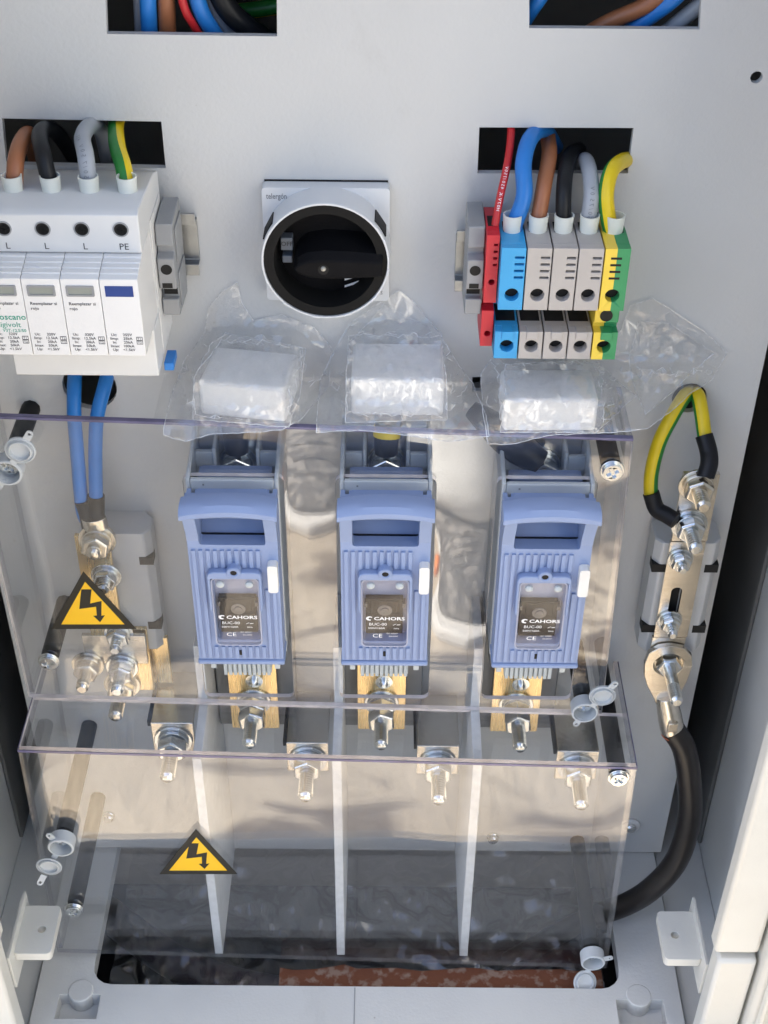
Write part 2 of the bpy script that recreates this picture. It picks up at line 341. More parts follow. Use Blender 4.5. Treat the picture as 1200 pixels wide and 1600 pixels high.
# ------------------------------------------------------------------ cabinet
XL, XR, DB, DF, ZF = -272., 241., -130., 152., -834.
cab = thing('electrical_cabinet', 'open pale grey polyester electrical cabinet standing outdoors', 'electrical cabinet', (-15, 20, -GZ))
def frame_rail(sg):
    x0 = 201 if sg > 0 else -229; s = 1 if sg > 0 else -1
    e = 201 if sg > 0 else -229
    m = MB()
    m.box(min(e, e+s*27), max(e, e+s*27), 150, 163, -719, 142)
    m.build('frame_rail', M_RAILCAB, cab, bevel=2.5)
    m = MB(); m.box(min(e+s*3, e+s*27), max(e+s*3, e+s*27), 150, 165, -850, -724)
    m.build('frame_rail', M_RAILCAB, cab, bevel=2.5)
    m = MB()
    p = sorted((e-s*21, e+s*3)); q = rr(p[0], p[1], 106, 142, 3)
    m.plate([q, circ(e-s*12, 124, 2.6, 14)], 'z', -764, -757)
    m.prism([(e+s*2.2, 100), (e+s*4, 100), (e+s*4, 150), (e+s*2.2, 150)] if s < 0 else [(e+2.2, 100), (e+4, 100), (e+4, 150), (e+2.2, 150)], 'z', -782, -750)
    m.build('hinge_bracket', M_RAILCAB, cab, bevel=.8)
    m = MB(); m.box(min(e+s*29, e+s*75), max(e+s*29, e+s*75), 150, 172, -850, 142)
    m.build('door_frame', M_RAILCAB, cab, bevel=3)
    m = MB(); m.box(min(e+s*33, e+s*36), max(e+s*33, e+s*36), 172, 178, -850, 142); m.box(min(e+s*44, e+s*48), max(e+s*44, e+s*48), 172, 180, -850, 142)
    m.build('door_seal', M_RAILCAB, cab, bevel=1)
frame_rail(1); frame_rail(-1)
m = MB(); m.box(XL-8, XL, DB, 149, -848, 145); m.build('side_wall', M_CAB, cab, bevel=2)
m = MB(); m.box(XR, XR+8, DB, 149, -848, 145); m.build('side_wall', M_CAB, cab, bevel=2)
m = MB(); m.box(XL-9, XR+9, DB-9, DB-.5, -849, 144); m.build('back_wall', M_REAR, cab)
for q0, q1 in ((XL+.1, XL+3), (XR-3, XR-.1)): m = MB(); m.box(q0, q1, DB, -8, -833, 140); m.build('rear_shade_strip', M_REAR, cab, bevel=1)  # added dark strips painting shade onto the side walls behind the panel
m = MB(); m.box(XL-10, XR+10, DB-10, 165, 140, 155); m.build('roof', M_CAB, cab)
m = MB(); a = R_(100)
dx, dd = -math.cos(a), math.sin(a)
q0 = Vector((286, 182)); q1 = q0+Vector((dx, dd))*470; nrm = Vector((dd, -dx))*22
m.prism([tuple(q0), tuple(q1), tuple(q1+nrm), tuple(q0+nrm)], 'z', -850, 142); dr = m.build('door', M_CAB, cab, bevel=3)
# floor tray: two halves meeting at a seam, hole and corner recesses
FX0, FX1 = -233., 204.
hole = rr(-197, 165, -40, 114, 14)
m = MB()
notchL = [(FX0+16, 122), (FX0+44, 122), (FX0+44, 140), (FX0+16, 140)]
notchR = [(FX1-44, 122), (FX1-12, 122), (FX1-12, 140), (FX1-44, 140)]
m.plate([rr(FX0, FX1, -90, 186, 2), hole, notchL, notchR], 'z', ZF-12, ZF)
m.build('floor_tray', M_CAB, cab, bevel=.8)
for nx0, nx1 in ((FX0+16, FX0+44), (FX1-44, FX1-12)):
    m = MB(); m.box(nx0-1, nx1+1, 119, 143, ZF-16, ZF-12.1); m.build('corner_recess', M_CAB, cab)
    m = MB(); m.cyl(((nx0+nx1)/2, 119, ZF-12), (0, 0, 1), 8.5, 12.5, 28); m.build('corner_boss', M_CAB, cab, bevel=.6)
for c0, c1 in ((XL, FX0-1.5), (FX1+1.5, XR)): m = MB(); m.box(c0, c1, -90, 150, ZF-20, ZF-5); m.build('floor_channel', M_CAB, cab, bevel=1)
m = MB(); m.box(-17.2, -16.6, 115, 186, ZF-1, ZF+.25); m.build('floor_seam', M_CLAMP, cab)
m = MB(); m.box(-280, 250, 187, 200, -1340, ZF+2); m.box(-280, 250, DB-8, DB, -1340, -850); m.box(-280, -272, DB, 186, -1340, -850); m.box(242, 250, DB, 186, -1340, -850)
m.build('plinth', M_CAB, cab, bevel=3)

# pit below the floor: soil, clay block, dark film
m = MB(); m.box(-270, 240, -90, 184, -1010, -1000); tag(m.build('soil', M_DARKP), kind='structure')
m = MB(); q = [(-70+i*9., 92+4*noise.noise((i*.31, 0, 0))+2*noise.noise((i*.9, 4, 0))) for i in range(26)]
m.prism(q+[(155, 140), (-70, 140)], 'z', -906, -846)
tag(m.build('clay_block', M_TERRA, bevel=2), 'chipped terracotta clay block with whitewash under the front edge of the floor hole', 'clay block')
def ridged(x, y, seed, k=4, along=.010, across=.062):
    h = 0; rn = random.Random(seed*97+5)
    for i in range(k):
        a = rn.uniform(0, math.pi); c, q = math.cos(a), math.sin(a); f = 1+.5*i
        n = noise.noise(((x*c+y*q)*along*f, (-x*q+y*c)*across*f, seed*2.3+i*7.1))
        h += (1-3.2*abs(n))/f
    return h/k*1.6
def crumple_sheet(name, label, cat, x0, x1, d0, d1, z, amp, n, mat_, fq=.02):
    nx, nd = n; vs, fs = [], []
    for j in range(nd+1):
        for i in range(nx+1):
            x, d = x0+(x1-x0)*i/nx, d0+(d1-d0)*j/nd
            h = amp*ridged(x, d, 4, 5, .006, .034)
            vs.append((x, d, z+h))
    for j in range(nd):
        for i in range(nx): a = j*(nx+1)+i; fs.append((a, a+1, a+nx+2, a+nx+1))
    mb = MB().add(vs, fs); return tag(mb.build(name, mat_, ang=50), label, cat)
crumple_sheet('plastic_sheet', 'crumpled dark plastic sheet lying in the hole of the cabinet floor', 'plastic sheet', -192, 160, -60, 112, -872, 11, (150, 70), M_FILMD)
m = MB(); m.tube([(-230, -20, -930), (-140, 60, -900), (-40, 96, -880), (60, 80, -905), (160, 20, -930)], 13)
tag(m.build('buried_cable', mat('cable_purple', (.035, .015, .03), .4)), 'dark purple cable lying deep in the hole of the cabinet floor', 'cable')

# ------------------------------------------------------------------ mounting panel
def hl(*px): return [at(a, b, 0) for a, b in px]
panel = thing('mounting_plate', 'pale grey mounting panel with square cable cutouts', 'mounting panel', (-16, 0, -834))
hx, hz = at(140, 604, 0); gx, gz = at(1077, 622, 0); sx_, sz_ = at(1182, 121, 0)
m = MB()
m.plate([[(-241, -833), (209, -833), (209, 100), (-241, 100)],
         hl((163, -60), (432, -60), (433, 57), (167, 53)), hl((827, -60), (1099, -60), (1093, 46), (827, 44)),
         hl((3, 185), (252, 190), (259, 263), (10, 257)), hl((749, 199), (990, 200), (981, 271), (746, 271)),
         circ(hx, hz, 15.2, 28), circ(gx, gz, 9.8, 24), circ(sx_, sz_, 3, 14), hl((738, 589), (752, 589), (752, 612), (738, 612))], 'd', -4, 0)
m.build('panel_sheet', M_PANEL, panel, bevel=.3)
for px, py in ((985, 1290), (770, 1308), (170, 1275)):
    x, z = at(px, py, 1); big = px == 985
    m = MB(); m.lathe([(7 if big else 4.4, 0), (7 if big else 4.4, 1.5), (6.2 if big else 3.8, 2)], (x, 0.1, z), (0, 1, 0)); wsh = m.build('fixing_washer', M_WHITE if big else M_ZINC, panel)
    m = MB(); m.lathe([(3.8, 0), (3.8, 2), (2.6, 3.2), (.5, 3.5)], (x, 2.2, z), (0, 1, 0)); m.build('fixing_screw', M_ZINC, wsh)

# ------------------------------------------------------------------ hardware builders
def screw_head(mb, x, d, z, r, ph=.3):
    a = r*.62; b = r*.17; pl = []
    for k in range(4):
        t = ph+k*math.pi/2; c, s = math.cos(t), math.sin(t)
        for u, v in ((b, -b), (a, -b), (a, b), (b, b)): pl.append((x+u*c-v*s, z+u*s+v*c))
    out = []
    for p in pl:
        if not out or (Vector(p)-Vector(out[-1])).length > 1e-5: out.append(p)
    if (Vector(out[0])-Vector(out[-1])).length < 1e-5: out.pop()
    mb.cyl((x, d, z), (0, 1, 0), r, 1.6, 24)
    mb.plate([circ(x, z, r*.97, 24), out], 'd', d+1.61, d+3.0)
def bolt(parent, x, d, z, R=4.2, L=40, nut=(4, 8), wash=True, mt=None, ph=None, extra_nut=None, bare=False):
    mt = mt or M_ZINC; pitch = 1.9; prof = [(R*.86, 0)]
    h = 0 if not bare else L*.6
    if bare: prof.append((R*.98, 0)); prof.append((R*.98, h))
    while h < L-2.2: prof += [(R, h+.1), (R, h+pitch*.35), (R*.8, h+pitch*.55), (R*.8, h+pitch*.8)]; h += pitch
    prof += [(R*.95, L-1.6), (R*.72, L-.3), (R*.66, L)]
    b = MB().lathe(prof, (x, d, z), (0, 1, 0), 18).build('bolt', mt, parent, ang=50)
    ph = random.random() if ph is None else ph
    if wash:
        MB().ring([(R*1.02, 0), (R*2.55, 0), (R*2.55, 1.6), (R*1.02, 1.6)], (x, d+.05, z), (0, 1, 0), 32).build('washer', mt, b, bevel=.3)
        MB().ring([(R*1.02, 0), (R*2.05, 0), (R*2.05, 2.2), (R*1.02, 2.2)], (x, d+1.8, z), (0, 1, 0), 32).build('spring_washer', mt, b, bevel=.4)
    def nut_(n0, nh):
        RN = R*2.02
        MB().lathe([(RN*.88, 0), (RN, .9), (RN, nh-1), (RN*.86, nh)], (x, d+n0, z), (0, 1, 0), 6, ph=ph).build('nut', mt, b, bevel=.35, ang=20)
    nut_(*nut)
    if extra_nut: nut_(*extra_nut)
    return b

# ------------------------------------------------------------------ DIN rails and surge arrester
def rail(name, label, x0, x1, zc):
    m = MB(); prof = [(0, -12.5), (0, 12.5), (6, 12.5), (6, 17.5), (7.3, 17.5), (7.3, 11.2), (1.2, 11.2), (1.2, -11.2), (7.3, -11.2), (7.3, -17.5), (6, -17.5), (6, -12.5)]
    m.prism([(a+.5, b+zc) for a, b in prof], 'x', x0, x1); return tag(m.build(name, M_ALU, bevel=.2), label, 'mounting rail')
rail('mounting_rail', 'short zinc mounting rail sticking out right of the white surge arrester', -215, -97.5, -331)
rail('mounting_rail', 'short zinc mounting rail behind the coloured terminal blocks', 36, 121, -339)

spd = thing('surge_arrester', 'white four pole surge arrester with green lettering and cable sleeves on top', 'surge arrester', (-150, 8, -376))
SX0 = -186.; P4 = 18.
m = MB(); m.prism([(8, -290), (19, -286.5), (66, -282), (70, -284), (70, -303), (45, -303), (45, -349.5), (62, -349.5), (62, -376), (10, -376)], 'x', SX0, SX0+72)
body = m.build('housing', M_SPD, spd, bevel=.5)
m = MB(); m.box(SX0+72.1, SX0+72.5, 12, 44, -374, -300); m.build('side_plate', M_SPDM, spd)
for i in range(4):
    x0 = SX0+i*P4+.15; x1 = x0+P4-.3
    m = MB(); prof = [(46, -303.6), (70.2, -303.6)]
    for k in range(4): prof += [(72+k*3.8, -303.9-k*.75), (72+k*3.8, -304.6-k*.75)]
    prof += [(87, -307.6), (87, -348.5), (46, -348.5)]
    m.prism(prof, 'x', x0, x1); md = m.build('plug_module', M_SPDM, spd, bevel=.25)
    m = MB(); wx0 = x0+2.2
    if i < 3:
        m.plate([rr(wx0, wx0+13, -316.5, -311, .4, 1), rr(wx0+1, wx0+12, -315.6, -311.9, .3, 1)], 'd', 87, 87.5); m.build('window_frame', M_CLAMP, md)
        m = MB(); m.box(wx0+1, wx0+12, 87, 87.15, -315.6, -311.9)
        m.build('indicator_window', M_SPDW, md)
    else:
        m.box(wx0, wx0+13, 87, 87.2, -316.5, -311); m.build('indicator_window', M_SPDB, md)
    m = MB(); D = 87.12
    if i < 3:
        m.text('Reemplazar si', wx0+.3, -321.2, D, 2.25, bold=.012); m.text('rojo', wx0+.3, -323.8, D, 2.25, bold=.012)
    rows = (('Uc:', '320V'), ('Iimp:', '12.5kA'), ('In:', '20kA'), ('Imax:', '50kA'), ('Up:', '<1.5kV')) if i < 3 else (('Uc:', '255V'), ('Iimp:', '25kA'), ('In:', '25kA'), ('Imax:', '100kA'), ('Up:', '<1.5kV'))
    for k, (a, b_) in enumerate(rows):
        z = -337.6-k*2.05; m.text(a, x0+3.6, z, D, 2.0, align='CENTER', bold=.012); m.text(b_, x0+10.0, z, D, 2.0, align='CENTER', bold=.012)
        if k in (1, 2):
            m.text('T%d' % k, x0+15.4, z, D, 1.7, align='CENTER')
            m.plate([rr(x0+14, x0+16.9, z-.4, z+1.6, .1, 1), rr(x0+14.2, x0+16.7, z-.2, z+1.4, .1, 1)], 'd', 87, D)
    m.build('lettering', M_INK, md, smooth=False)
    if i == 0:
        m = MB(); m.text('toscano', x0+17.5, -329.2, D, 4.4, align='RIGHT', bold=.012); m.text('digivolt', x0+14.5, -333.2, D, 4.0, align='RIGHT'); m.text('V3T-12,5/50', x0+16.6, -335.8, D, 2.2, align='RIGHT', bold=.01)
        m.build('brand_lettering', M_INKG, md, smooth=False)
    # screw well in the upper face
    cx = x0+8.8+.5; cz = -291.0
    m = MB(); m.ring([(3.1, 0), (3.7, 0), (3.7, .5), (3.1, .5)], (cx, 69.9, cz), (0, 1, 0), 24); m.build('screw_well', M_CLAMP, spd)
    m = MB(); m.cyl((cx, 69.9, cz), (0, 1, 0), 3.1, .2, 24); m.build('screw_well', M_HOLE, spd)
    m = MB(); m.cyl((cx+.3, 70, cz-.3), (0, 1, 0), 2.3, .3, 20); m.box(cx-1.6, cx+2.2, 70.3, 70.5, cz-.7, cz+.1); m.box(cx-.1, cx+.7, 70.3, 70.5, cz-2.2, cz+1.6); m.build('terminal_screw', M_KNOBIN, spd)
    m = MB(); m.text('PE' if i == 3 else 'L', cx+.6, -301.2, 70.15, 4.6, align='CENTER'); m.build('lettering', M_INK, spd, smooth=False)
m = MB(); x, z = at(163, 568, 62); z = -359
m.cyl((x, 61.9, z), (0, 1, 0), 3.6, .25, 24); m.build('screw_well', M_HOLE, spd)
m = MB(); m.cyl((x, 62.1, z), (0, 1, 0), 2.4, .4, 16); m.build('terminal_screw', M_ALU, spd)
m = MB(); m.box(SX0+72.6, SX0+77.5, 36, 49, -381, -376.5); m.build('release_clip', M_BLUEW, spd, bevel=.4)

def end_clamp(label, x0, x1, zt, zb, dm, name='end_clamp'):
    th = thing(name, label, 'end clamp', ((x0+x1)/2, 7, zb)); zc = (zt+zb)/2; H = zt-zb
    m = MB(); m.prism([(8, zt), (dm-4, zt-1), (dm-2, zt-.22*H), (dm-5, zt-.23*H), (dm-5, zt-.3*H), (dm, zt-.33*H), (dm, zb+.36*H), (dm-7, zb+.33*H), (dm-7, zb+.22*H), (dm-3, zb+.22*H), (dm-3, zb+.05*H), (8, zb)], 'x', x0, x1)
    b = m.build('clamp_body', M_CLAMP, th, bevel=.5)
    m = MB(); m.cyl(((x0+x1)/2, dm-.3, zc+.06*H), (0, 1, 0), (x1-x0)*.33, .5, 20); m.build('screw_hole', M_HOLE, th)
    m = MB(); m.box(x0+1.5, x1-2, dm-.3, dm+.2, zb+.37*H, zb+.42*H); m.box(x0+.8, x1-.8, dm-7, dm-6.6, zb+.24*H, zb+.3*H); m.build('slot', M_HOLE, th)
    m = MB(); m.box(x1, x1+.8, 12, dm-8, zb+.1*H, zb+.45*H); m.box(x1, x1+.8, 12, dm-8, zb+.55*H, zt-.1*H); m.build('side_rib', M_CLAMP, th, bevel=.3)
    return th
end_clamp('dark grey end clamp pressed against the right side of the white surge arrester', -113, -104.5, -304, -358, 40)
end_clamp('grey end clamp left of the narrow red terminal', 40, 48.3, -305, -357, 38)

# ------------------------------------------------------------------ terminal blocks
def terminal(label, x0, x1, mats, dm=50, zt=-309., split=False, narrow=False, group='terminal blocks on the rail'):
    W = x1-x0; th = thing('terminal_block', label, 'terminal block', ((x0+x1)/2, 7, -375), group); a, b = x0+.2, x1-.2; H = 66.
    mm = mats if isinstance(mats, list) else [mats]
    xm = a+(b-a)*.47
    rng = [(a, xm, 0), (xm, b, 1)] if split else [(a, b, 0)]
    cx = (a+b)/2+.4; rh = W*.285 if not narrow else W*.24
    zu = zt-25.5; zl = zt-58.5; d2 = dm-6
    m = MB()
    for p, q, mi in rng:
        if split:
            m.prism([(8, zt-2), (30, zt), (dm-5, zt), (dm-5, zt-32), (dm-14, zt-33), (dm-14, zt-36), (dm-9, zt-37), (dm-9, zt-46), (d2-6, zt-47), (d2-6, zt-66), (10, zt-66), (8, zt-60)], 'x', p, q, mi)
        else:
            m.prism([(8, zt-2), (30, zt), (dm-5, zt), (dm-5, zt-37), (dm-18, zt-38), (dm-18, zt-44), (d2-6, zt-45), (d2-6, zt-66), (10, zt-66), (8, zt-60)] if narrow else [(8, zt-2), (30, zt), (dm-5, zt), (dm-5, zt-34), (dm-34, zt-35), (dm-34, zt-50), (d2-9, zt-50), (d2-6, zt-50), (d2-6, zt-66), (10, zt-66), (8, zt-60)], 'x', p, q, mi)
    m.build('housing', mm, th, bevel=.3)
    def face(zlo, zhi, d0, d1, hz, slots, name):
        m = MB()
        for p, q, mi in rng:
            if split:
                hz_ = [(cx+rh*math.cos(t), hz+rh*math.sin(t)) for t in [math.pi/2+k*math.pi/10 for k in range(11)]]
                if mi == 0: loop = [(p, zlo), (xm, zlo), (xm, hz-rh)] + [h for h in reversed([(xm+rh*math.cos(t), hz+rh*math.sin(t)) for t in [math.pi/2+k*math.pi/10 for k in range(11)]])] + [(xm, zhi), (p, zhi)]
                else: loop = [(q, zlo), (xm, zlo), (xm, hz-rh)] + [(xm+rh*math.cos(t), hz+rh*math.sin(t)) for t in [-math.pi/2+k*math.pi/10 for k in range(11)]] + [(xm, zhi), (q, zhi)]
                m.plate([loop], 'd', d0, d1, mi)
            else:
                loops = [[(p, zlo), (q, zlo), (q, zhi), (p, zhi)], circ(cx, hz, rh, 20)]
                if slots:
                    for k in range(4): z = zhi-4.6-k*3.6; loops.append([(p+W*.55, z-1.3), (q-.6, z-1.3), (q-.6, z), (p+W*.55, z)])
                m.plate(loops, 'd', d0, d1, mi)
        o = m.build(name, mm, th, bevel=.25)
        m = MB(); m.cyl((cx if not split else xm, d0-.02, hz), (0, 1, 0), rh*.98, .3, 20); m.build('screw_hole', M_HOLE, th)
        if slots and split:
            m = MB()
            for k in range(4): z = zhi-4.6-k*3.6; m.box(xm-W*.22, xm+W*.2, d1-.3, d1+.06, z-1.2, z)
            m.build('marker_slot', M_HOLE, th)
    face(zt-(37 if narrow else 34), zt+.05, dm-4.9, dm, zu, True, 'upper_face')
    face(zt-66, zt-(45 if narrow else 50), d2-5.9, d2, zl, False, 'lower_face')
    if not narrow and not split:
        m = MB(); m.box(a+1.0, b-1.0, dm-33.9, dm-17, zt-50.2, zt-49.85); m.build('shaft_shade', M_HOLE, th)  # dark sheet painting the shade of the slot and its shaft openings
    m = MB()
    if not narrow:
        m.box(a+W*.28, b-W*.22, d2-5.8, d2+1.0, zt-54, zt-49.6, 1 if split else 0); m.build('test_tab', mm, th, bevel=.3)
        m = MB()
        for k in range(3): m.box(a+W*.5, b-.5, d2-.1, d2+.12, zt-64.8+k*1.2, zt-64.4+k*1.2)
        m.build('ridge', mm if not split else [M_TGRN], th)
    if split:
        m = MB(); m.cyl((xm, dm-9, zt-42), (0, 1, 0), rh*.9, .3, 20); m.build('screw_hole', M_HOLE, th)
    m = MB(); m.box(a+W*.14, b-W*.12, 22, 33, zt-.3, zt+.08); m.build('wire_entry', M_HOLE, th)
    return th
terminal('narrow red terminal block holding the thin red wire', 48.5, 55.1, M_TRED, dm=43, narrow=True, zt=-306)
terminal('bright blue terminal block holding a blue wire', 55.3, 67.6, M_TBLUE)
terminal('grey terminal block holding the brown wire next to the blue terminal', 67.9, 80.1, M_TGREY)
terminal('grey terminal block holding the black wire between two grey blocks', 80.4, 92.6, M_TGREY)
terminal('grey terminal block holding the grey wire next to the yellow green block', 92.9, 105.1, M_TGREY)
terminal('yellow and green earth terminal block at the end of the row', 105.4, 118, [M_TYEL, M_TGRN], split=True)

# ------------------------------------------------------------------ wires
def sleeve(x, d, z0, z1, r, parent=None):
    m = MB(); m.ring([(r*.85, 0), (r, z1-z0), (r*.86, z1-z0), (r*.7, 0)], (x, d, z0), (0, 0, 1), 24); return m.build('ferrule_sleeve', M_FERR, parent)
def wire_print(m, body, pts, r, size, t0):
    P = smooth_path(pts, 12); acc = 0; i = 0; dist = t0
    for ch in body:
        while i < len(P)-2 and acc+(P[i+1]-P[i]).length < dist: acc += (P[i+1]-P[i]).length; i += 1
        T = (P[i+1]-P[i]).normalized(); p = P[i]+T*(dist-acc); n = Vector((0, 1, .55)); n = (n-T*n.dot(T)).normalized(); sd = T.cross(n)
        tmp = MB().text(ch, 0, -size*.35, 0, size, align='CENTER')
        m.add([p+n*(r+.12)+T*v[0]+sd*(v[2])*(-1) for v in tmp.v], tmp.f); dist += size*(.66 if ch not in ' 1I-/' else .5)
def wire(name, label, pts, r, mats, stripe=None, phase=0, sleeve_at=None, cat='wire', group=None, txt=None, boots=()):
    p0 = pts[0]; th = thing(name, label, cat, p0, group)
    m = MB(); m.tube(pts, r, n=18, stripe=stripe, phase=phase, sub=8); m.build('insulation', mats, th)
    if sleeve_at:
        x, d, z0, z1, rs = sleeve_at; sleeve(x, d, z0, z1, rs, th)
    for bp, br in boots:
        m = MB(); m.tube(bp, br, n=18, sub=8); m.build('heat_shrink_boot', M_BOOT, th)
    if txt:
        m = MB(); wire_print(m, txt[0], pts if not txt[3] else pts[::-1], r, txt[1], txt[2]); m.build('lettering', M_INKGREY if mats is M_GREYW else M_INKW, th, smooth=False)
    return th
G1 = 'wires entering the top of the surge arrester'
zt = -284.
def spdwire(i, label, px, mats, **k):
    cx = SX0+i*P4+9.6; pts = [(cx, 44, zt-2)] + [A3(*p) for p in px]
    return wire('insulated_wire', label, pts, 4.0, mats, sleeve_at=(cx, 44, zt-4, zt+7.5, 4.9), group=G1, **k)
spdwire(0, 'brown wire arching out of the leftmost pole of the surge arrester', [(25, 250, 36), (36, 217, 14), (48, 212, -8), (56, 250, -35)], M_BROWNW)
spdwire(1, 'black wire looping out of the surge arrester second pole', [(68, 245, 38), (62, 212, 18), (74, 201, -2), (95, 215, -18), (125, 262, -40)], M_BLACKW)
spdwire(2, 'grey printed wire rising from the surge arrester third pole', [(134, 245, 38), (129, 215, 20), (141, 197, 2), (158, 206, -20), (168, 250, -40)], M_GREYW, txt=('450/750V  450', 3.0, 7, False))
spdwire(3, 'green and yellow earth wire rising from the surge arrester pole marked PE', [(193, 262, 36), (184, 232, 20), (181, 208, 2), (182, 190, -16), (188, 170, -40)], [M_GRNW, M_YELW], stripe=.5, phase=4.4)
def behind(name, label, px, r, mats, group, **k): return wire(name, label, [A3(*p) for p in px], r, mats, group=group, **k)
G2 = 'wires seen through the left upper cutout'
behind('insulated_wire', 'blue wire hanging straight at the left in the left upper cutout', [(229, -90, -14), (231, 0, -14), (236, 90, -20)], 4, M_BLUEW, G2)
behind('insulated_wire', 'brown wire hanging straight beside the blue one in the left upper cutout', [(256, -90, -16), (260, 0, -16), (263, 90, -22)], 4.2, M_BROWNW, G2)
behind('insulated_wire', 'grey wire tucked behind the straight blue wire in the left upper cutout', [(218, -90, -24), (218, 0, -24), (222, 90, -30)], 3, M_GREYW, G2)
behind('insulated_wire', 'thin red wire curving between brown and blue in the left upper cutout', [(274, -70, -10), (286, 5, -10), (304, 42, -14), (335, 90, -25)], 2, M_REDW, G2)
behind('insulated_wire', 'blue wire curving to the right in the left upper cutout', [(295, -70, -14), (310, 5, -14), (332, 48, -18), (370, 100, -28)], 4, M_BLUEW, G2)
behind('insulated_wire', 'grey wire curving below the black cable in the left upper cutout', [(318, -70, -24), (336, 10, -24), (360, 50, -28), (400, 100, -34)], 3.5, M_GREYW, G2)
behind('insulated_wire', 'thick black cable curving to the right in the left upper cutout', [(325, -60, -20), (352, 8, -20), (390, 45, -24), (450, 85, -34)], 5.5, M_BLACKW, G2)
behind('insulated_wire', 'yellow green wire deep at the right of the left upper cutout', [(360, 20, -50), (420, 12, -50), (480, 0, -50)], 4, [M_YELW, M_GRNW], G2, stripe=.6)
G3 = 'wires seen through the right upper cutout'
behind('insulated_wire', 'blue wire end at the left corner of the right upper cutout', [(815, 40, -20), (838, 5, -16), (870, -40, -16)], 3.6, M_BLUEW, G3)
behind('insulated_wire', 'brown wire slanting across the right upper cutout', [(890, 70, -26), (950, 35, -20), (1010, 8, -16), (1060, -30, -16)], 4, M_BROWNW, G3)
behind('insulated_wire', 'blue wire slanting across the right upper cutout', [(950, 75, -24), (1010, 30, -18), (1050, 0, -14), (1090, -40, -14)], 4, M_BLUEW, G3)
behind('insulated_wire', 'grey wire slanting at the right edge of the right upper cutout', [(1000, 85, -26), (1060, 35, -20), (1110, -5, -16)], 4, M_GREYW, G3)
G4 = 'wires entering the terminal blocks'
def twire(cx, label, px, r, mats, **k):
    pts = [(cx, 31, -312)] + [A3(*p) for p in px]
    return wire('insulated_wire', label, pts, r, mats, sleeve_at=(cx, 31, -313, -300.5, 4.9) if r > 3 else None, group=G4, **k)
twire(52, 'thin red wire running down to the narrow red terminal', [(772, 360, 32), (781, 310, 26), (793, 255, 14), (798, 215, 2), (799, 170, -12)], 1.9, M_REDW, txt=('H07V-K 450/750V', 2.3, 14, False))
twire(61.6, 'blue wire bending down to the blue terminal', [(806, 345, 30), (819, 305, 28), (818, 255, 18), (829, 216, 4), (850, 203, -14), (868, 230, -34)], 4.1, M_BLUEW)
twire(74.2, 'brown wire coming down to the grey terminal beside the blue terminal', [(841, 345, 30), (850, 290, 22), (858, 245, 4), (857, 220, -14), (852, 190, -34)], 3.9, M_BROWNW)
twire(86.7, 'black wire coming down between the brown and the grey wire', [(880, 345, 30), (881, 300, 25), (885, 262, 10), (893, 240, -8), (905, 235, -30)], 3.9, M_BLACKW)
twire(99.2, 'grey wire with a round bend coming down to the last grey terminal', [(919, 345, 30), (924, 305, 27), (921, 268, 14), (914, 250, -6), (905, 262, -30)], 3.9, M_GREYW, txt=('450/750V', 3.0, 9, False))
twire(111.6, 'yellow green wire bending into the yellow and green terminal', [(951, 345, 30), (947, 305, 28), (954, 270, 20), (968, 254, 8), (985, 250, -10), (1010, 262, -34)], 3.9, [M_YELW, M_GRNW], stripe=.62, phase=1.35)
# blue pair from the round hole to the neutral bar
wire('insulated_wire', 'left blue wire of the pair hanging below the white surge arrester', [A3(118, 570, -10), A3(116, 605, 6), A3(116, 650, 16), A3(120, 700, 20), A3(128, 790, 25), A3(134, 812, 26)], 4.0, M_BLUEW, boots=[([A3(129, 782, 25), A3(137, 810, 27), A3(143, 838, 29)], 4.7)], group='blue wires to the left bar')
wire('insulated_wire', 'right blue wire of the pair hanging below the white surge arrester', [A3(172, 570, -10), A3(163, 605, 6), A3(152, 650, 16), A3(149, 700, 20), A3(150, 770, 25), A3(150, 800, 26)], 4.0, M_BLUEW, boots=[([A3(150, 774, 25), A3(150, 805, 27), A3(149, 836, 30)], 4.9)], group='blue wires to the left bar')
wire('insulated_wire', 'yellow green wire with a long loose bend left of the earth bar', [A3(1084, 612, -12), A3(1071, 618, 4), A3(1052, 648, 14), A3(1030, 692, 19), A3(1018, 740, 22), A3(1017, 778, 26)], 4.1, [M_YELW, M_GRNW], stripe=.62, phase=-.55, boots=[([A3(1017, 770, 26), A3(1026, 795, 30), A3(1042, 805, 34), A3(1056, 814, 38)], 4.8)], group='earth wires to the right bar')
wire('insulated_wire', 'short yellow green wire dropping to the top bolt of the earth bar', [A3(1080, 612, -12), A3(1090, 618, 4), A3(1096, 645, 12), A3(1101, 682, 20), A3(1104, 690, 22)], 4.1, [M_YELW, M_GRNW], stripe=.62, phase=.8, boots=[([A3(1100, 680, 20), A3(1107, 705, 26), A3(1108, 725, 32), A3(1102, 745, 36)], 5.0)], group='earth wires to the right bar')

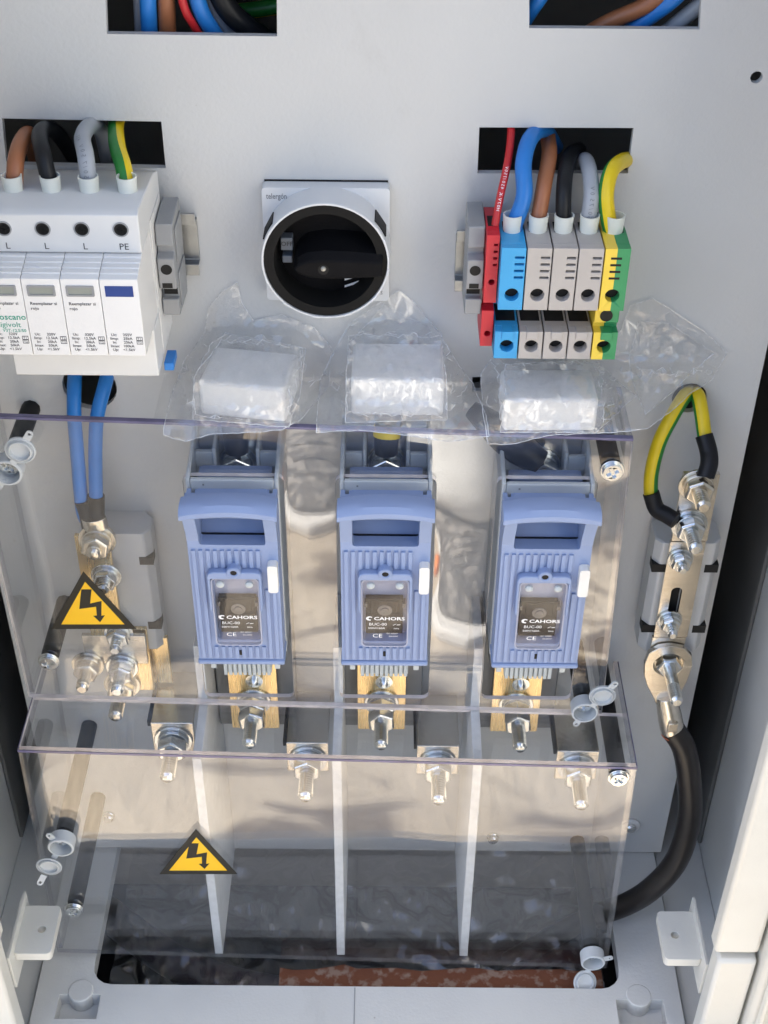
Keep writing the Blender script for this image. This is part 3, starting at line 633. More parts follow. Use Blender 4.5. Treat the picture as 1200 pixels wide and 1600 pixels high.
# ------------------------------------------------------------------ rotary switch
sw = thing('rotary_switch', 'black rotary switch in a pale grey ring pointing to OFF', 'rotary switch', (-30, 0, -360))
cx, cz = at(511, 380, 5)
m = MB(); hw = 32.2; m.plate([rr(cx-hw, cx+hw, cz-32, cz+32, 2)], 'd', .5, 8); m.build('base_plate', M_RING, sw, bevel=1.2)
m = MB(); m.box(cx-hw+1, cx+hw-1, .1, .5, cz+28, cz+32.8); m.build('gasket', M_POST, sw)
m = MB(); m.text('telergón', cx-30, cz+26.0, 8.1, 4.2, bold=.015, sx=.74); m.build('lettering', M_INKGREY, sw, smooth=False)
m = MB(); m.text('/', cx+27, cz-26, 8.1, 4, rot=-.2); m.text('S', cx+27.6, cz-28, 8.1, 3); m.build('lettering', M_INKGREY, sw, smooth=False)
m = MB(); m.ring([(32.8, 8), (32.5, 25.4), (32.2, 26), (31.3, 26), (31.1, 8)], (cx, 0, cz), (0, 1, 0), 64)
rg = m.build('collar', M_RING, sw, ang=25)
m = MB()
for k in range(7):
    a = R_(200+k*30)
    m.box(-2.2, 2.2, 25.2, 26.3, -.8, .5)
    n0 = len(m.v)-8
    for i in range(n0, n0+8):
        x, d, z = m.v[i]; z += 32.0; m.v[i] = (cx+x*math.cos(a-math.pi/2)-z*math.sin(a-math.pi/2), d, cz+x*math.sin(a-math.pi/2)+z*math.cos(a-math.pi/2))
m.build('rim_notch', M_RING, rg, bevel=.3)
m = MB()
for a in (R_(32), R_(152)):
    o = Vector((cx+32.2*math.cos(a), 17, cz+32.2*math.sin(a))); t = Vector((-math.sin(a), 0, math.cos(a))); nn = Vector((math.cos(a), 0, math.sin(a)))
    q = [o+t*5+Vector((0, 5.5, 0)), o-t*5+Vector((0, 5.5, 0)), o-t*5-Vector((0, 7, 0)), o+t*5-Vector((0, 7, 0))]
    m = MB(); m.hexa(q, nn*.7); m.build('padlock_slot', M_HOLE, rg)
m = MB(); m.ring([(31.0, 20), (31.0, 25.2), (26.2, 25.2), (25.0, 15), (25, 9), (30.6, 9)], (cx, 0, cz), (0, 1, 0), 64); m.build('inner_rim', M_KNOBIN, sw, ang=25)
m = MB(); m.lathe([(25, 8.2), (25, 9.6), (21, 10)], (cx, 0, cz), (0, 1, 0), 48); m.build('dial', M_KNOB, sw)
zk = cz-1.6
def lever():
    m = MB(); L = [(-16.5, 0), (-14, 3.6), (-9, 6.2), (0, 7.2), (12, 6.8), (25, 5.8), (29, 5.6), (29, -5.6), (25, -5.8), (12, -6.8), (0, -7.2), (-9, -6.2), (-14, -3.6)]
    top = [(x*.98+.3, z*.62-.8) for x, z in L]
    n = len(L)
    lv = [(9, L, 1.75), (18, L, 1.3), (25, L, 1.1), (29, top, 1.12)]
    vs = [(cx+(x if x > 0 else x), d, zk+z*s) for d, l, s in lv for x, z in l]
    fs = [(j*n+i, j*n+(i+1) % n, (j+1)*n+(i+1) % n, (j+1)*n+i) for j in range(3) for i in range(n)] + [tuple(range(n)), tuple(3*n+i for i in range(n))]
    m.add(vs, fs); return m.build('lever', M_KNOB, sw, bevel=.8, ang=25)
lv = lever()
m = MB(); m.cyl((cx-1, 28.8, zk-.8), (0, 1, 0), 2.7, .35, 20); m.build('screw_recess', M_HOLE, lv)
m = MB(); m.lathe([(1.5, 0), (1.2, .5), (.3, .8)], (cx-1, 29.1, zk-.2), (0, 1, 0), 14); m.build('lever_screw', M_ALU, lv)
m = MB(); m.box(cx-23, cx-17, 9, 16, zk+3, zk+10); m.box(cx-22.5, cx-17.5, 9, 16, zk-4, zk); op = m.build('indicator', M_OFF, sw, bevel=.4)
m = MB(); m.text('OFF', cx-19.9, zk+5.6, 16.1, 3.4, align='CENTER', bold=.02); m.build('lettering', M_INK, op, smooth=False)
m = MB()
for k in range(2): m.hexa([(cx+9, 10.2, cz-17.5-k*4), (cx+16.5, 10.2, cz-14.6-k*4), (cx+16.5, 10.2, cz-16-k*4), (cx+9, 10.2, cz-18.6-k*4)], (0, .3, 0))
m.build('position_mark', M_INKW, sw)

# ------------------------------------------------------------------ fuse switches (local: x, d from the panel, z=0 at the handle's top)
def make_fuse(x, z, label):
    th = thing('fuse_switch', label, 'fuse switch', (x, 0, z), 'blue handled fuse switches in a row', local=True)
    K = dict(local=True)
    m = MB()
    for s in (-1, 1):
        m.prism([(0, 8), (30, 6), (58, 0), (58, -128), (0, -128)], 'x', min(s*22.8, s*25), max(s*22.8, s*25))
    m.box(-22.8, 22.8, 0, 3, -128, 22)
    m.box(-22.6, 22.6, 55, 58, -18, -.4)
    for s in (-1, 1):
        m.box(min(s*11, s*22.8), max(s*11, s*22.8), 3, 16, -14, 7)
        m.box(min(s*11, s*13), max(s*11, s*13), 16, 34, -22, 3)
        m.box(min(s*13, s*22.8), max(s*13, s*22.8), 30, 33, -22, 0)
    m.build('base', M_FBASE, th, bevel=.6, **K)
    m = MB(); m.box(-22.7, 22.7, 3.1, 36, -128, -22); m.box(-22.7, 22.7, 36.1, 56.5, -128, -37); m.box(-26, 25, 0, 17, -236, -128.2); m.box(-23, 23, 17, 44, -150, -128.2); m.build('base_lower', M_FBASED, th, bevel=1, **K)
    m = MB(); m.box(-10.8, 10.8, 20, 23, -22, 12); tp = m.build('contact_plate', M_ZINCY, th, bevel=.4, **K)
    m = MB(); m.box(-16, -15, 58, 58.3, -4, -3); m.text('≡ BUC-00 IEC', -12, -13.5, 58.1, 2.4); m.build('base_lettering', M_INKGREY, th, smooth=False, **K)
    # handle
    KH = dict(local=True, zs=.943)
    m = MB()
    op = rr(-18, 18, -33.5, -8, 1.5); wn = rr(-12.6, 12.6, -108.5, -57, 2.5)
    m.plate([[(-24.5, -125), (24.5, -125), (24.5, -3), (-24.5, -3)], op, wn], 'd', 66, 75)
    for s in (-1, 1): m.box(min(s*22, s*24.5), max(s*22, s*24.5), 58.6, 66, -125, -6)
    m.box(-22, 22, 58.6, 66, -125, -122)
    n = 10
    vs, fs = [], []
    prof = [(72, 2), (79, 3), (83, 2), (85.5, -1), (85.5, -4), (84, -7), (80, -8.5), (74, -8.5), (72, -6)]
    for i in range(n+1):
        x_ = -25.8+51.6*i/n; u = x_/25.8; dz = -3.2*u*u; w = 1+.0*u
        for k, (d, zz) in enumerate(prof):
            lo = zz < -5.5
            vs.append((x_, d, zz+(dz if not lo else 2.2*(1-u*u)-1.2)))
    kk = len(prof)
    for i in range(n):
        for k in range(kk): fs.append((i*kk+k, i*kk+(k+1) % kk, (i+1)*kk+(k+1) % kk, (i+1)*kk+k))
    fs += [tuple(range(kk)), tuple(n*kk+k for k in range(kk))]
    m.add(vs, fs)
    for s in (-1, 1):
        m.prism([(74.5, -6), (83.5, -6), (80.5, -14), (76.5, -24), (74.5, -33)], 'x', min(s*18, s*24.6), max(s*18, s*24.6))
    h = m.build('handle', M_FBLUE, th, bevel=.7, **KH)
    m = MB(); m.hexa([(-18.5, 38.5, -9), (18.5, 38.5, -9), (18.5, 62, -35.5), (-18.5, 62, -35.5)], (0, -2, 0)); m.box(-18.5, 18.5, 37, 72, -7.8, -6.5); m.box(-20, -18.3, 37, 70, -35, -7); m.box(18.3, 20, 37, 70, -35, -7)
    m.build('finger_recess', M_FBLUE, h, **KH)
    m = MB()
    for i in range(12):
        xr = -21.5+i*3.9
        if abs(xr) < 15: segs = [(-123.5, -113.5), (-50, -37)]
        elif xr > 17: segs = [(-123.5, -67)]
        else: segs = [(-123.5, -37)]
        for a, b_ in segs: m.box(xr-1.15, xr+1.15, 74.9, 76.1, a, b_)
    m.build('grip_rib', M_FBLUE, h, bevel=.15, segs=1, **KH)
    m = MB(); m.box(-25.2, 25.2, 58, 76.4, -128.5, -125.2); m.build('drip_edge', M_FBLUE, h, bevel=1, **KH)
    # window
    m = MB(); m.plate([[(-15, -80), (-15, -54), (-14, -51.5), (-11.5, -50.5), (11.5, -50.5), (14, -51.5), (15, -54), (15, -80), (13.4, -82), (13.4, -56.5), (12.4, -55.5), (-12.4, -55.5), (-13.4, -56.5), (-13.4, -82)]], 'd', 75, 79.5)
    m.ring([(1.8, 0), (4.2, 0), (4.0, 5.2), (1.8, 5.2)], (0, 75, -50.5), (0, 1, 0), 24)
    m.build('window_frame', M_FBLUE, h, bevel=.6, **KH)
    m = MB(); m.cyl((0, 79.3, -50.5), (0, 1, 0), 1.8, .3, 16); m.cyl((0, 75.1, -119), (0, 1, 0), 2, .3, 14); m.build('boss_hole', M_HOLE, h, **KH)
    m = MB(); m.box(-12.6, 12.6, 65.5, 67.5, -108.5, -57); m.build('window_back', M_LILAC, h, **KH)
    m = MB(); m.box(-10.8, 10.2, 67.6, 71.5, -105.5, -77.5); m.box(-8, 7.5, 71.5, 72, -88, -78.5); lk = m.build('fuse_link', M_LINK, h, bevel=.4, **KH)
    m = MB(); m.cyl((0, 71.6, -86), (0, 1, 0), 4.2, .8, 24); m.cyl((0, 72.3, -86), (0, 1, 0), 2.4, .8, 20); m.box(-11.6, -10, 68, 73, -83, -80); m.box(9.8, 11.6, 68, 73, -83, -80); m.build('fuse_link_boss', M_LINKB, h, bevel=.2, **KH)
    m = MB(); m.plate([rr(-13.2, 13.2, -110, -56, 3.2)], 'd', 76.2, 78); wn_ = m.build('window_pane', M_WIN, h, bevel=.4, **KH)
    m = MB(); m.plate([rr(-13.3, 13.3, -110.1, -55.9, 3.2), rr(-12.6, 12.6, -109.4, -56.6, 2.7)], 'd', 76.1, 78.25); m.build('pane_rim', M_LILAC, wn_, **KH)
    m = MB()
    for s in (-1, 1): m.lathe([(2.3, 0), (2.2, 1), (1.2, 1.8), (.2, 2)], (s*8, 78, -60.5), (0, 1, 0), 18)
    m.build('pane_rivet', M_COMB, wn_, **KH)
    m = MB(); D = 78.2
    m.text('CAHORS', -6.2, -88.0, D, 3.6, bold=.02, sx=1.22)
    m.plate([[(-8.6+2.0*math.cos(t), -86.8+1.7*math.sin(t)) for t in [R_(40+k*28) for k in range(10)]] + [(-8.6+1.0*math.cos(t)+.4, -86.8+.9*math.sin(t)) for t in [R_(292-k*28) for k in range(10)]]], 'd', D-.1, D)
    m.text('BUC-00', -9, -92.4, D, 3.1); m.text('500V/160A', -9.4, -95.3, D, 2.1); m.text('50Hz', 5, -95.3, D, 1.5)
    m.hexa([(4.6, D, -92), (6.4, D, -90.9), (6.4, D, -91.2), (4.6, D, -92.3)], (0, .05, 0)); m.hexa([(6.8, D, -91.6), (8.8, D, -91.4), (8.8, D, -91.8), (6.8, D, -92)], (0, .05, 0))
    m.text('CE', -7, -102.2, D, 4.2, sx=1.15); m.text('IEC 60269', 1, -99.4, D, 1.5); m.text('EN 60947', 2.4, -101.6, D, 1.3)
    m.build('lettering', M_INKW, wn_, smooth=False, **KH)
    m = MB(); m.box(-8.8, -6.6, 67.5, 70, -107, -103.6); m.build('index_mark', M_FBASED, h, **KH)
    m = MB(); m.plate([rr(18.6, 24.2, -65, -44.5, 1.6)], 'd', 75, 80.5); m.build('side_tab', M_WHITE, h, bevel=.8, **KH)
    m = MB(); m.box(-14.5, 14.5, 46, 52, -161, -128.7)
    for i in range(10): m.box(-14.2+i*2.9, -12.1+i*2.9, 52, 54.2, -161, -128.8)
    m.build('vent_comb', M_COMB, th, bevel=.2, **KH)
    m = MB()
    for s in (-1, 1): m.box(s*19-1.6, s*19+1.6, 58, 61, -148, -128.5)
    m.build('foot', M_COMB, th, bevel=.3, **KH)
    # lower terminal
    m = MB(); m.plate([rr(-17, 14, -232, -129, .8), circ(-1.5, -206, 4.4, 16)], 'd', 20, 23.5); lt = m.build('terminal_plate', M_BRASS, th, bevel=.4, **K)
    m = MB(); m.ring([(2.6, 0), (5.6, 0), (5.6, 3), (2.6, 3)], (0, 23.6, -185), (0, 1, 0), 20); m.lathe([(2.6, 0), (2.6, 5), (1.2, 6.5)], (0, 23.6, -185), (0, 1, 0), 16); m.build('plate_screw', M_ZINC, lt, ang=40, **K)
    return th
def fuse_bolt(th, x, z, ph, **k):
    bolt_local(th, -1.5+x, 23.6, -212+z, ph)
def bolt_local(parent, x, d, z, ph, R=4.5, L=39, top=False):
    K = dict(local=True); pitch = 1.9; prof = [(R*.86, 0)]; h = 0
    while h < L-2.2: prof += [(R, h+.1), (R, h+pitch*.35), (R*.8, h+pitch*.55), (R*.8, h+pitch*.8)]; h += pitch
    prof += [(R*.95, L-1.6), (R*.72, L-.3), (R*.66, L)]
    b = MB().lathe(prof, (x, d, z), (0, 1, 0), 18).build('bolt', M_ZINC, parent, ang=50, **K)
    MB().ring([(R*1.02, 0), (R*2.5, 0), (R*2.5, 1.8), (R*1.02, 1.8)], (x, d+.05, z), (0, 1, 0), 32).build('washer', M_ZINC, b, bevel=.3, **K)
    MB().ring([(R*1.02, 0), (R*2.05, 0), (R*2.05, 2.4), (R*1.02, 2.4)], (x, d+2, z), (0, 1, 0), 32).build('spring_washer', M_ZINC, b, bevel=.4, **K)
    RN = R*2.05
    for n0, nh in ((4.6, 8), (13, 7.5)) if not top else ((4.6, 7),):
        MB().lathe([(RN*.88, 0), (RN, .9), (RN, nh-1), (RN*.86, nh)], (x, d+n0, z), (0, 1, 0), 6, ph=ph+n0*.01).build('nut', M_ZINC, b, bevel=.35, ang=20, **K)
ZH = -444.
f1 = make_fuse(-82, ZH, 'leftmost blue handled fuse switch, nearest the upper warning triangle')
bolt_local(f1, -1.5, 23.6, -206, .5); bolt_local(f1, 0, 23.2, -12.5, .5, R=4.3, L=16, top=True)
f2 = copy_tree(f1); f2.location = conv((1, 0, ZH), False); f2['label'] = 'middle blue fuse switch, under the cable boot with a yellow band'
f3 = copy_tree(f1); f3.location = conv((88.5, 0, ZH-1), False); f3['label'] = 'fuse switch with blue handle under the sideways bent black boot'
f1.rotation_euler = (0, R_(0), R_(0))
# cable boots reaching the upper contacts
wire('cable_boot', 'black heat shrink cable boot going straight into the left blue fuse switch', [(-84, 14, -404), (-83, 24, -425), (-82, 28, -438), (-82, 29, -446)], lambda t: 7.8-1.2*t, M_BOOT, cat='cable boot', group='cable boots above the fuse switches')
wb = wire('cable_boot', 'black heat shrink cable boot with a yellow band above the middle fuse switch', [(2, 14, -404), (2, 24, -425), (1, 28, -438), (1, 29, -446)], lambda t: 7.8-1.2*t, M_BOOT, cat='cable boot', group='cable boots above the fuse switches')
m = MB(); m.tube([(1.5, 25.6, -430.5), (1.2, 27.4, -436)], 7.7, n=18); m.build('yellow_band', M_YELW, wb)
wire('cable_boot', 'black heat shrink cable boot bent sideways above the right blue fuse switch', [(48, 12, -428), (60, 20, -434), (72, 28, -441), (86, 32, -450)], lambda t: 5+4.5*math.sin(math.pi*min(1, t*1.05)*.8), M_BOOT, cat='cable boot', group='cable boots above the fuse switches')

# ------------------------------------------------------------------ outgoing busbars
def busbar(x, z, label, w=27):
    th = thing('busbar', label, 'busbar', (x, 5, z), 'bent busbars below the fuse switches')
    m = MB(); m.prism([(4, z), (50, z), (50, z-27), (46.6, z-27), (46.6, z-3.2), (4, z-3.2)], 'x', x-w/2, x+w/2); m.build('bent_bar', M_TIN, th, bevel=.6)
    m = MB(); m.box(x-w/2-2.2, x-w/2-.2, 4, 49, z-4.2, z+.6); m.build('edge_strip_dark', M_POST, th, bevel=.4)  # added black strip that paints the bar's left edge dark
    bolt(th, x, 50.1, z-15, R=4.8, L=33, nut=(4.4, 8), mt=M_ZINC, ph=.5)
    return th
bx = [at(268, 1130, 50), at(480, 1161, 50), at(685, 1166, 50), at(904, 1174, 50)]
busbar(bx[0][0], bx[0][1], 'bent busbar nearest the left cable bar, its bolt left of the first white partition')
busbar(bx[1][0], bx[1][1], 'bent busbar with bolt between the first and the second white partition')
busbar(bx[2][0], bx[2][1], 'bent busbar with bolt between the second and the third white partition')
busbar(bx[3][0], bx[3][1], 'bent busbar with bolt right of the third white partition')

# partitions
def partition(px, label):
    x = at(px, 1190, 92)[0]
    m = MB(); m.prism([(1, -577), (49, -577), (49, -627), (91, -631), (91, -832), (1, -832)], 'x', x-2.8, x+2.8)
    return tag(m.build('partition', M_PART, bevel=.5), label, 'partition', 'white phase partitions')
partition(307, 'white phase partition behind the lower warning triangle')
partition(526, 'white phase partition below the middle blue fuse switch')
partition(747, 'white phase partition below and left of the right blue fuse switch')

# ------------------------------------------------------------------ left and right terminal bars
def insulator(x0, x1, z0, z1, dm, label, slots=True):
    th = thing('insulator', label, 'insulator', ((x0+x1)/2, 0, z0))
    m = MB(); m.prism([(x0+5, 0), (x1-5, 0), (x1, 6), (x1, dm-5), (x1-4, dm), (x0+4, dm), (x0, dm-5), (x0, 6)], 'z', z0, z1); m.build('insulator_body', M_INS, th, bevel=1)
    for f in (.22, .78):
        z = z0+(z1-z0)*f
        for q0, q1 in ((x0-.15, x0+8), (x1-8, x1+.15)): m = MB(); m.box(q0, q1, dm-8, dm+.2, z-3, z+3); m.build('slot', M_HOLE, th)
    return th
insulator(-180, -138, -606, -512, 22, 'grey plastic insulator behind the left brass bar')
insulator(160, 199, -600, -512, 26, 'grey plastic insulator behind the right earth bar')
nb = thing('neutral_bar', 'brass bar with bolts behind the upper warning triangle', 'terminal bar', (-168, 28, -612))
m = MB(); a = at(145, 838, 28); b = at(187, 1032, 28)
m.box(-181, -161, 25, 28, -596, a[1]); m.build('bar', M_BRASS, nb, bevel=.4)
m = MB(); m.box(-186, -147, 28.2, 31.2, -610, -586); m.build('cross_plate', M_TIN, nb, bevel=.4)
m = MB(); m.box(-165, -147, 22, 24.8, -640, -586); m.build('lower_bar', M_BRASS, nb, bevel=.4)
m = MB(); m.box(-150, -136, 15, 18, -640, -600); m.build('tail_bar', M_BRASS, nb, bevel=.4)
x, z = at(147, 862, 42); lg = MB().plate([circ(x, z, 10.5, 28)], 'd', 28.1, 30.5)
lg.tube([(x+.5, 30.5, z+8), (x, 31, z+16)], 7.2, flat=.5); lg.build('cable_lug', M_ZINCY, nb, bevel=.3)
bolt(nb, x, 30.6, z, R=4.3, L=15, nut=(4, 6.5), mt=M_ZINCY)
for px, py, R, L in ((163, 912, 3.6, 15), (183, 1002, 3.6, 17)):
    x, z = at(px, py, 36); bolt(nb, x, 28.1, z, R=R, L=L, nut=(3.4, 5), wash=True)
for px, py in ((133, 1056), (187, 1060)):
    x, z = at(px, py, 42); bolt(nb, x, 31.3, z, R=4.0, L=23, nut=(3.8, 6.3), mt=M_ZINCY if px < 150 else M_ZINC)
x, z = at(187, 1112, 42); bolt(nb, x, 25, z+8, R=4.6, L=30, nut=(4, 6), mt=M_ZINCY, bare=True)

eb = thing('earth_bar', 'tinned earth bar with bolts at the right side of the panel', 'terminal bar', (177, 30, -600))
m = MB(); sl = at(1055, 945, 34)
m.plate([rr(167, 187.5, -505.4, -457, .6)], 'd', 29, 32); m.build('bar', M_TIN, eb, bevel=.4)
m = MB(); m.plate([rr(166.5, 187, -582, -506.2, .6), rr(sl[0]-3.2, sl[0]+3.2, sl[1]-14, sl[1]+12, 3.1)], 'd', 29, 32); m.build('slotted_bar', M_TIN, eb, bevel=.4)
m = MB(); m.plate([rr(166, 186.5, -612, -582.8, .6)], 'd', 29, 31.6); m.build('bar', M_TIN, eb, bevel=.4)
for px, py, R, L, nt_, mt in ((1093, 770, 4.2, 22, (3.8, 6), M_ZINCY), (1080, 832, 4.1, 24, (3.8, 6), M_ZINC), (1066, 886, 3.0, 12, (3.0, 4.4), M_ZINC), (1049, 982, 3.0, 15, (3.0, 4.4), M_ZINC)):
    x, z = at(px, py, 40); bolt(eb, x, 32.1, z, R=R, L=L, nut=nt_, mt=mt, ph=.4)
# heavy cable with lug
m = MB(); m.plate([rr(sl[0]-3.1, sl[0]+3.1, sl[1]-14, sl[1]+12, 3)], 'd', 26.3, 26.8); m.build('bar_slot_shade', M_HOLE, eb)  # added dark strip painting shade behind the slot of the bar
hc = thing('earth_cable', 'thick black cable with a crimped lug curving down to the floor hole', 'cable', A3(1045, 1040, 32))
x, z = at(1043, 1040, 34); m = MB()
out = [(x-15, z+3), (x-13.5, z+12), (x-8, z+17), (x, z+18.5), (x+8, z+16.5), (x+13.5, z+10), (x+15, z+1), (x+13.5, z-12), (x+10.5, z-24), (x+11, z-33), (x-3, z-33), (x-6, z-26), (x-11, z-16), (x-14, z-7)]
m.plate([out, circ(x, z+2.5, 9.2, 28)], 'd', 32.2, 36)
lug = m.build('lug_palm', M_TIN, hc, bevel=.8)
m = MB(); m.tube([(x+2, 34.5, z-26), (x+5.5, 37, z-38), (x+9.5, 39, z-53)], lambda t: 6.2+1.6*min(1, t*1.6), n=20); m.box(x+4, x+10.5, 44.3, 47.0, z-47, z-39); m.build('lug_barrel', M_TIN, lug, bevel=.5)
m = MB(); m.cyl((x, 32.1, z+2.5), (0, 1, 0), 9.1, .3, 28); m.build('lug_washer', M_ZINCY, lug)
bolt(hc, x, 32.5, z+2.5, R=3.9, L=36, nut=(1, 6.5), mt=M_ZINC, bare=True, wash=False)
e0 = (x+9.6, 39, z-52)
m = MB(); m.tube([(e0[0], e0[1], e0[2]+1.5), (e0[0]+.4, e0[1]+.5, e0[2]-4)], 7.4, n=20); m.build('copper_strand', M_COPPER, hc)
m = MB(); m.tube([e0, A3(1069, 1170, 43), A3(1077, 1220, 48), A3(1077, 1280, 54), A3(1058, 1342, 60), A3(1022, 1385, 62), A3(980, 1412, 58), (150, 52, -842), (128, 42, -880), (100, 30, -930)], 7.9, n=24); m.build('sheath', M_THICK, hc)

# ------------------------------------------------------------------ posts, screws, caps
def post(px, py, d, label, r=5.4, sr=5.4):
    x, z = at(px, py, d+2); th = thing('standoff_post', label, 'standoff post', (x, 0, z), 'black standoff posts with cover screws')
    m = MB(); m.lathe([(r*1.0, 0), (r, d-5), (r*.92, d-4)], (x, .1, z), (0, 1, 0), 10, ph=.3); m.build('post', M_POST, th, ang=60)
    m = MB(); screw_head(m, x, d, z, sr, random.random()); m.build('screw', M_ZINC, th, bevel=.35)
    m = MB(); m.ring([(sr*.8, 0), (sr*1.22, 0), (sr*1.22, .9), (sr*.8, .9)], (x, d+.02, z), (0, 1, 0), 28); m.build('washer', M_ZINC, th, bevel=.25)
    return x, z
def cap(x, z, d, ang, label, tilt=0., ang2=None):
    th = thing('screw_cap', label, 'screw cap', (x, d, z), 'grey hinged screw caps')
    m = MB(); m.ring([(8.2, .5), (8.2, 8.5), (7.8, 9), (6.9, 9), (6.7, 3), (6.7, .5)], (x, d, z), (0, 1, 0), 40); co = m.build('collar', M_CAP, th, ang=30)
    u = Vector((math.cos(ang), 0, math.sin(ang))); v = Vector((-math.sin(ang), 0, math.cos(ang))); c0 = Vector((x, d+8, z))
    F = Vector((0, 1, 0)); ct, st = math.cos(tilt), math.sin(tilt)
    u2 = u*ct + F*st; f2_ = F*ct - u*st
    lc = c0 + u*9.0 + u2*8.6
    m = MB(); L0 = c0+u*7.8
    m.hexa([L0+v*1.8, L0-v*1.8, c0+u*9+u2*1.5-v*1.8, c0+u*9+u2*1.5+v*1.8], F*.9)
    m.build('hinge_strap', M_CAP, th)
    m = MB(); m.lathe([(7.9, 0), (8.2, .4), (8.2, 1.6), (7.6, 2.0), (6.9, 1.2), (6.2, 1.2), (6.1, 2.8), (5.6, 3.0), (5.2, 1.0), (.5, .9)], lc-f2_*1.0, f2_, 36); m.build('lid', M_CAP, th, ang=40)
    def tab(c, uu, vv, ff, nm):
        # a small tab with a hole, in the plane of uu and vv
        base = MB(); loop = [(-2.0, -3)] + [(2.0*math.cos(t), 2.6+2.0*math.sin(t)) for t in [R_(180-k*20) for k in range(10)]] + [(2.0, -3)]
        lo = [loop, circ(0, 2.4, .9, 10)]; tmp = MB().plate(lo, 'd', -.5, .5)
        vs = [c+vv*p[0]+uu*p[2]+ff*p[1] for p in tmp.v]; base.add(vs, tmp.f); return base.build(nm, M_CAP, th, bevel=.2)
    tab(lc+u2*9.6, u2, v, f2_, 'pull_tab')
    a2 = ang+math.pi if ang2 is None else ang2
    uu = Vector((math.cos(a2), 0, math.sin(a2))); vv = Vector((-math.sin(a2), 0, math.cos(a2)))
    tab(Vector((x, d+7, z))+uu*9.5, uu, vv, F, 'back_tab')
DU, DL = 53.4, 95.4
p = post(15, 728, DU, 'black standoff post with capped screw at the top left of the upper clear cover'); cap(*p, DU, R_(58), 'grey hinged screw cap flipped open at the upper left edge')
post(75, 1036, DU, 'black standoff post ending in a plain screw below the upper warning triangle')
post(957, 738, DU, 'black standoff post with plain screw near the right top corner of the upper cover')
p = post(912, 1102, DU, 'black standoff post with capped screw right of the right fuse switch'); cap(*p, DU, R_(58), 'grey hinged screw cap flipped open beside the right fuse switch', ang2=R_(250))
p = post(98, 1312, DL, 'short looking black post with capped screw left of the lower warning triangle'); cap(*p, DL, R_(238), 'grey screw cap hanging open left of the lower warning triangle', tilt=.45, ang2=R_(120))
post(115, 1424, DL, 'standoff post with plain screw at the bottom left of the lower clear cover')
post(967, 1218, DL, 'long black standoff post with plain screw at the right end of the clear ledge')
p = post(925, 1492, DL, 'black standoff post with capped screw at the bottom right of the lower clear cover'); cap(*p, DL, R_(252), 'grey screw cap hanging open over the dark floor hole', tilt=.75, ang2=R_(20))

# ------------------------------------------------------------------ clear covers
def pt(px, py, d): return Vector(A3(px, py, d))
TL, TR, BL, BR = at(-57, 649, 53), at(990, 686, 53), at(45, 1091, 53), at(940, 1117, 53)
uc = thing('clear_cover', 'upper clear plastic cover with cutouts around the three blue fuse switches', 'clear cover', ((TL[0]+TR[0])/2, 53, BL[1]))
cuts = []
for fx in (-82, 1, 88.5): cuts.append(rr(fx-27.5, fx+27.5, -616, ZH-1.5, 4))
m = MB(); m.plate([[(BL[0], BL[1]+1), (BR[0], BR[1]+1), TR, TL]] + cuts, 'd', 50, 53, 0, 1); m.build('front_sheet', [M_CLEAR, M_EDGEW], uc)
m = MB(); m.hexa([(TR[0]-.2, 49.8, TR[1]), (BR[0]-.2, 49.8, BR[1]+2), (BR[0]-.2, 3, BR[1]+2), (TR[0]-.2, 3, TR[1])], (-3, 0, 0), 0, 1); m.build('side_sheet', [M_CLEAR, M_EDGEC], uc)
m = MB(); m.hexa([(TL[0]+.2, 49.8, TL[1]), (BL[0]+.2, 49.8, BL[1]+2), (BL[0]+.2, 3, BL[1]+2), (TL[0]+.2, 3, TL[1])], (3, 0, 0), 0, 1); m.build('side_sheet', [M_CLEAR, M_EDGEC], uc)
ZT = -414.
m = MB(); m.hexa([(-122, 49.8, -411.2), (TR[0]-4, 49.8, TR[1]), (TR[0]-4, 3, TR[1]), (-122, 3, -411.2)], (0, 0, -3), 0, 1); m.build('top_sheet', [M_CLEAR, M_CLEAR], uc)
m = MB(); m.hexa([(TL[0], 50, TL[1]+.3), (TR[0], 50, TR[1]+.3), (TR[0], 53.4, TR[1]+.3), (TL[0], 53.4, TL[1]+.3)], (0, 0, -1.6)); m.build('top_lip', M_EDGE, uc, bevel=.2)
FLc, FRc = at(28, 1172, 95), at(995, 1199, 95); QL, QR = at(90, 1488, 95), at(948, 1513, 95)
lc_ = thing('clear_cover', 'lower clear plastic cover stepping forward over the busbar bolts', 'clear cover', ((FLc[0]+FRc[0])/2, 95, QL[1]))
XQ0, XQ1 = FLc[0], FRc[0]
m = MB(); m.hexa([(XQ0, 91.8, FLc[1]), (XQ1, 91.8, FRc[1]), (XQ1, 51, FRc[1]), (XQ0, 51, FLc[1])], (0, 0, -3), 0, 1); m.build('ledge_sheet', [M_CLEAR, M_EDGEW], lc_)
m = MB(); m.hexa([(XQ0, 92, FLc[1]), (XQ1, 92, FRc[1]), (QR[0], 92, QR[1]), (QL[0], 92, QL[1])], (0, 3, 0), 0, 1); m.build('front_sheet', [M_CLEAR, M_EDGEC], lc_)
m = MB(); m.hexa([(XQ0, 95, FLc[1]+.1), (XQ1, 95, FRc[1]+.1), (XQ1, 95, FRc[1]-1.6), (XQ0, 95, FLc[1]-1.6)], (0, .4, 0)); m.build('front_bead', M_EDGE, lc_)
m = MB(); m.hexa([(XQ0-.1, 95.2, FLc[1]+.1), (XQ0-.1, 52, FLc[1]+.1), (XQ0-.1, 52, FLc[1]-1.5), (XQ0-.1, 95.2, FLc[1]-1.5)], (-.4, 0, 0)); m.build('side_bead', M_EDGE, lc_)
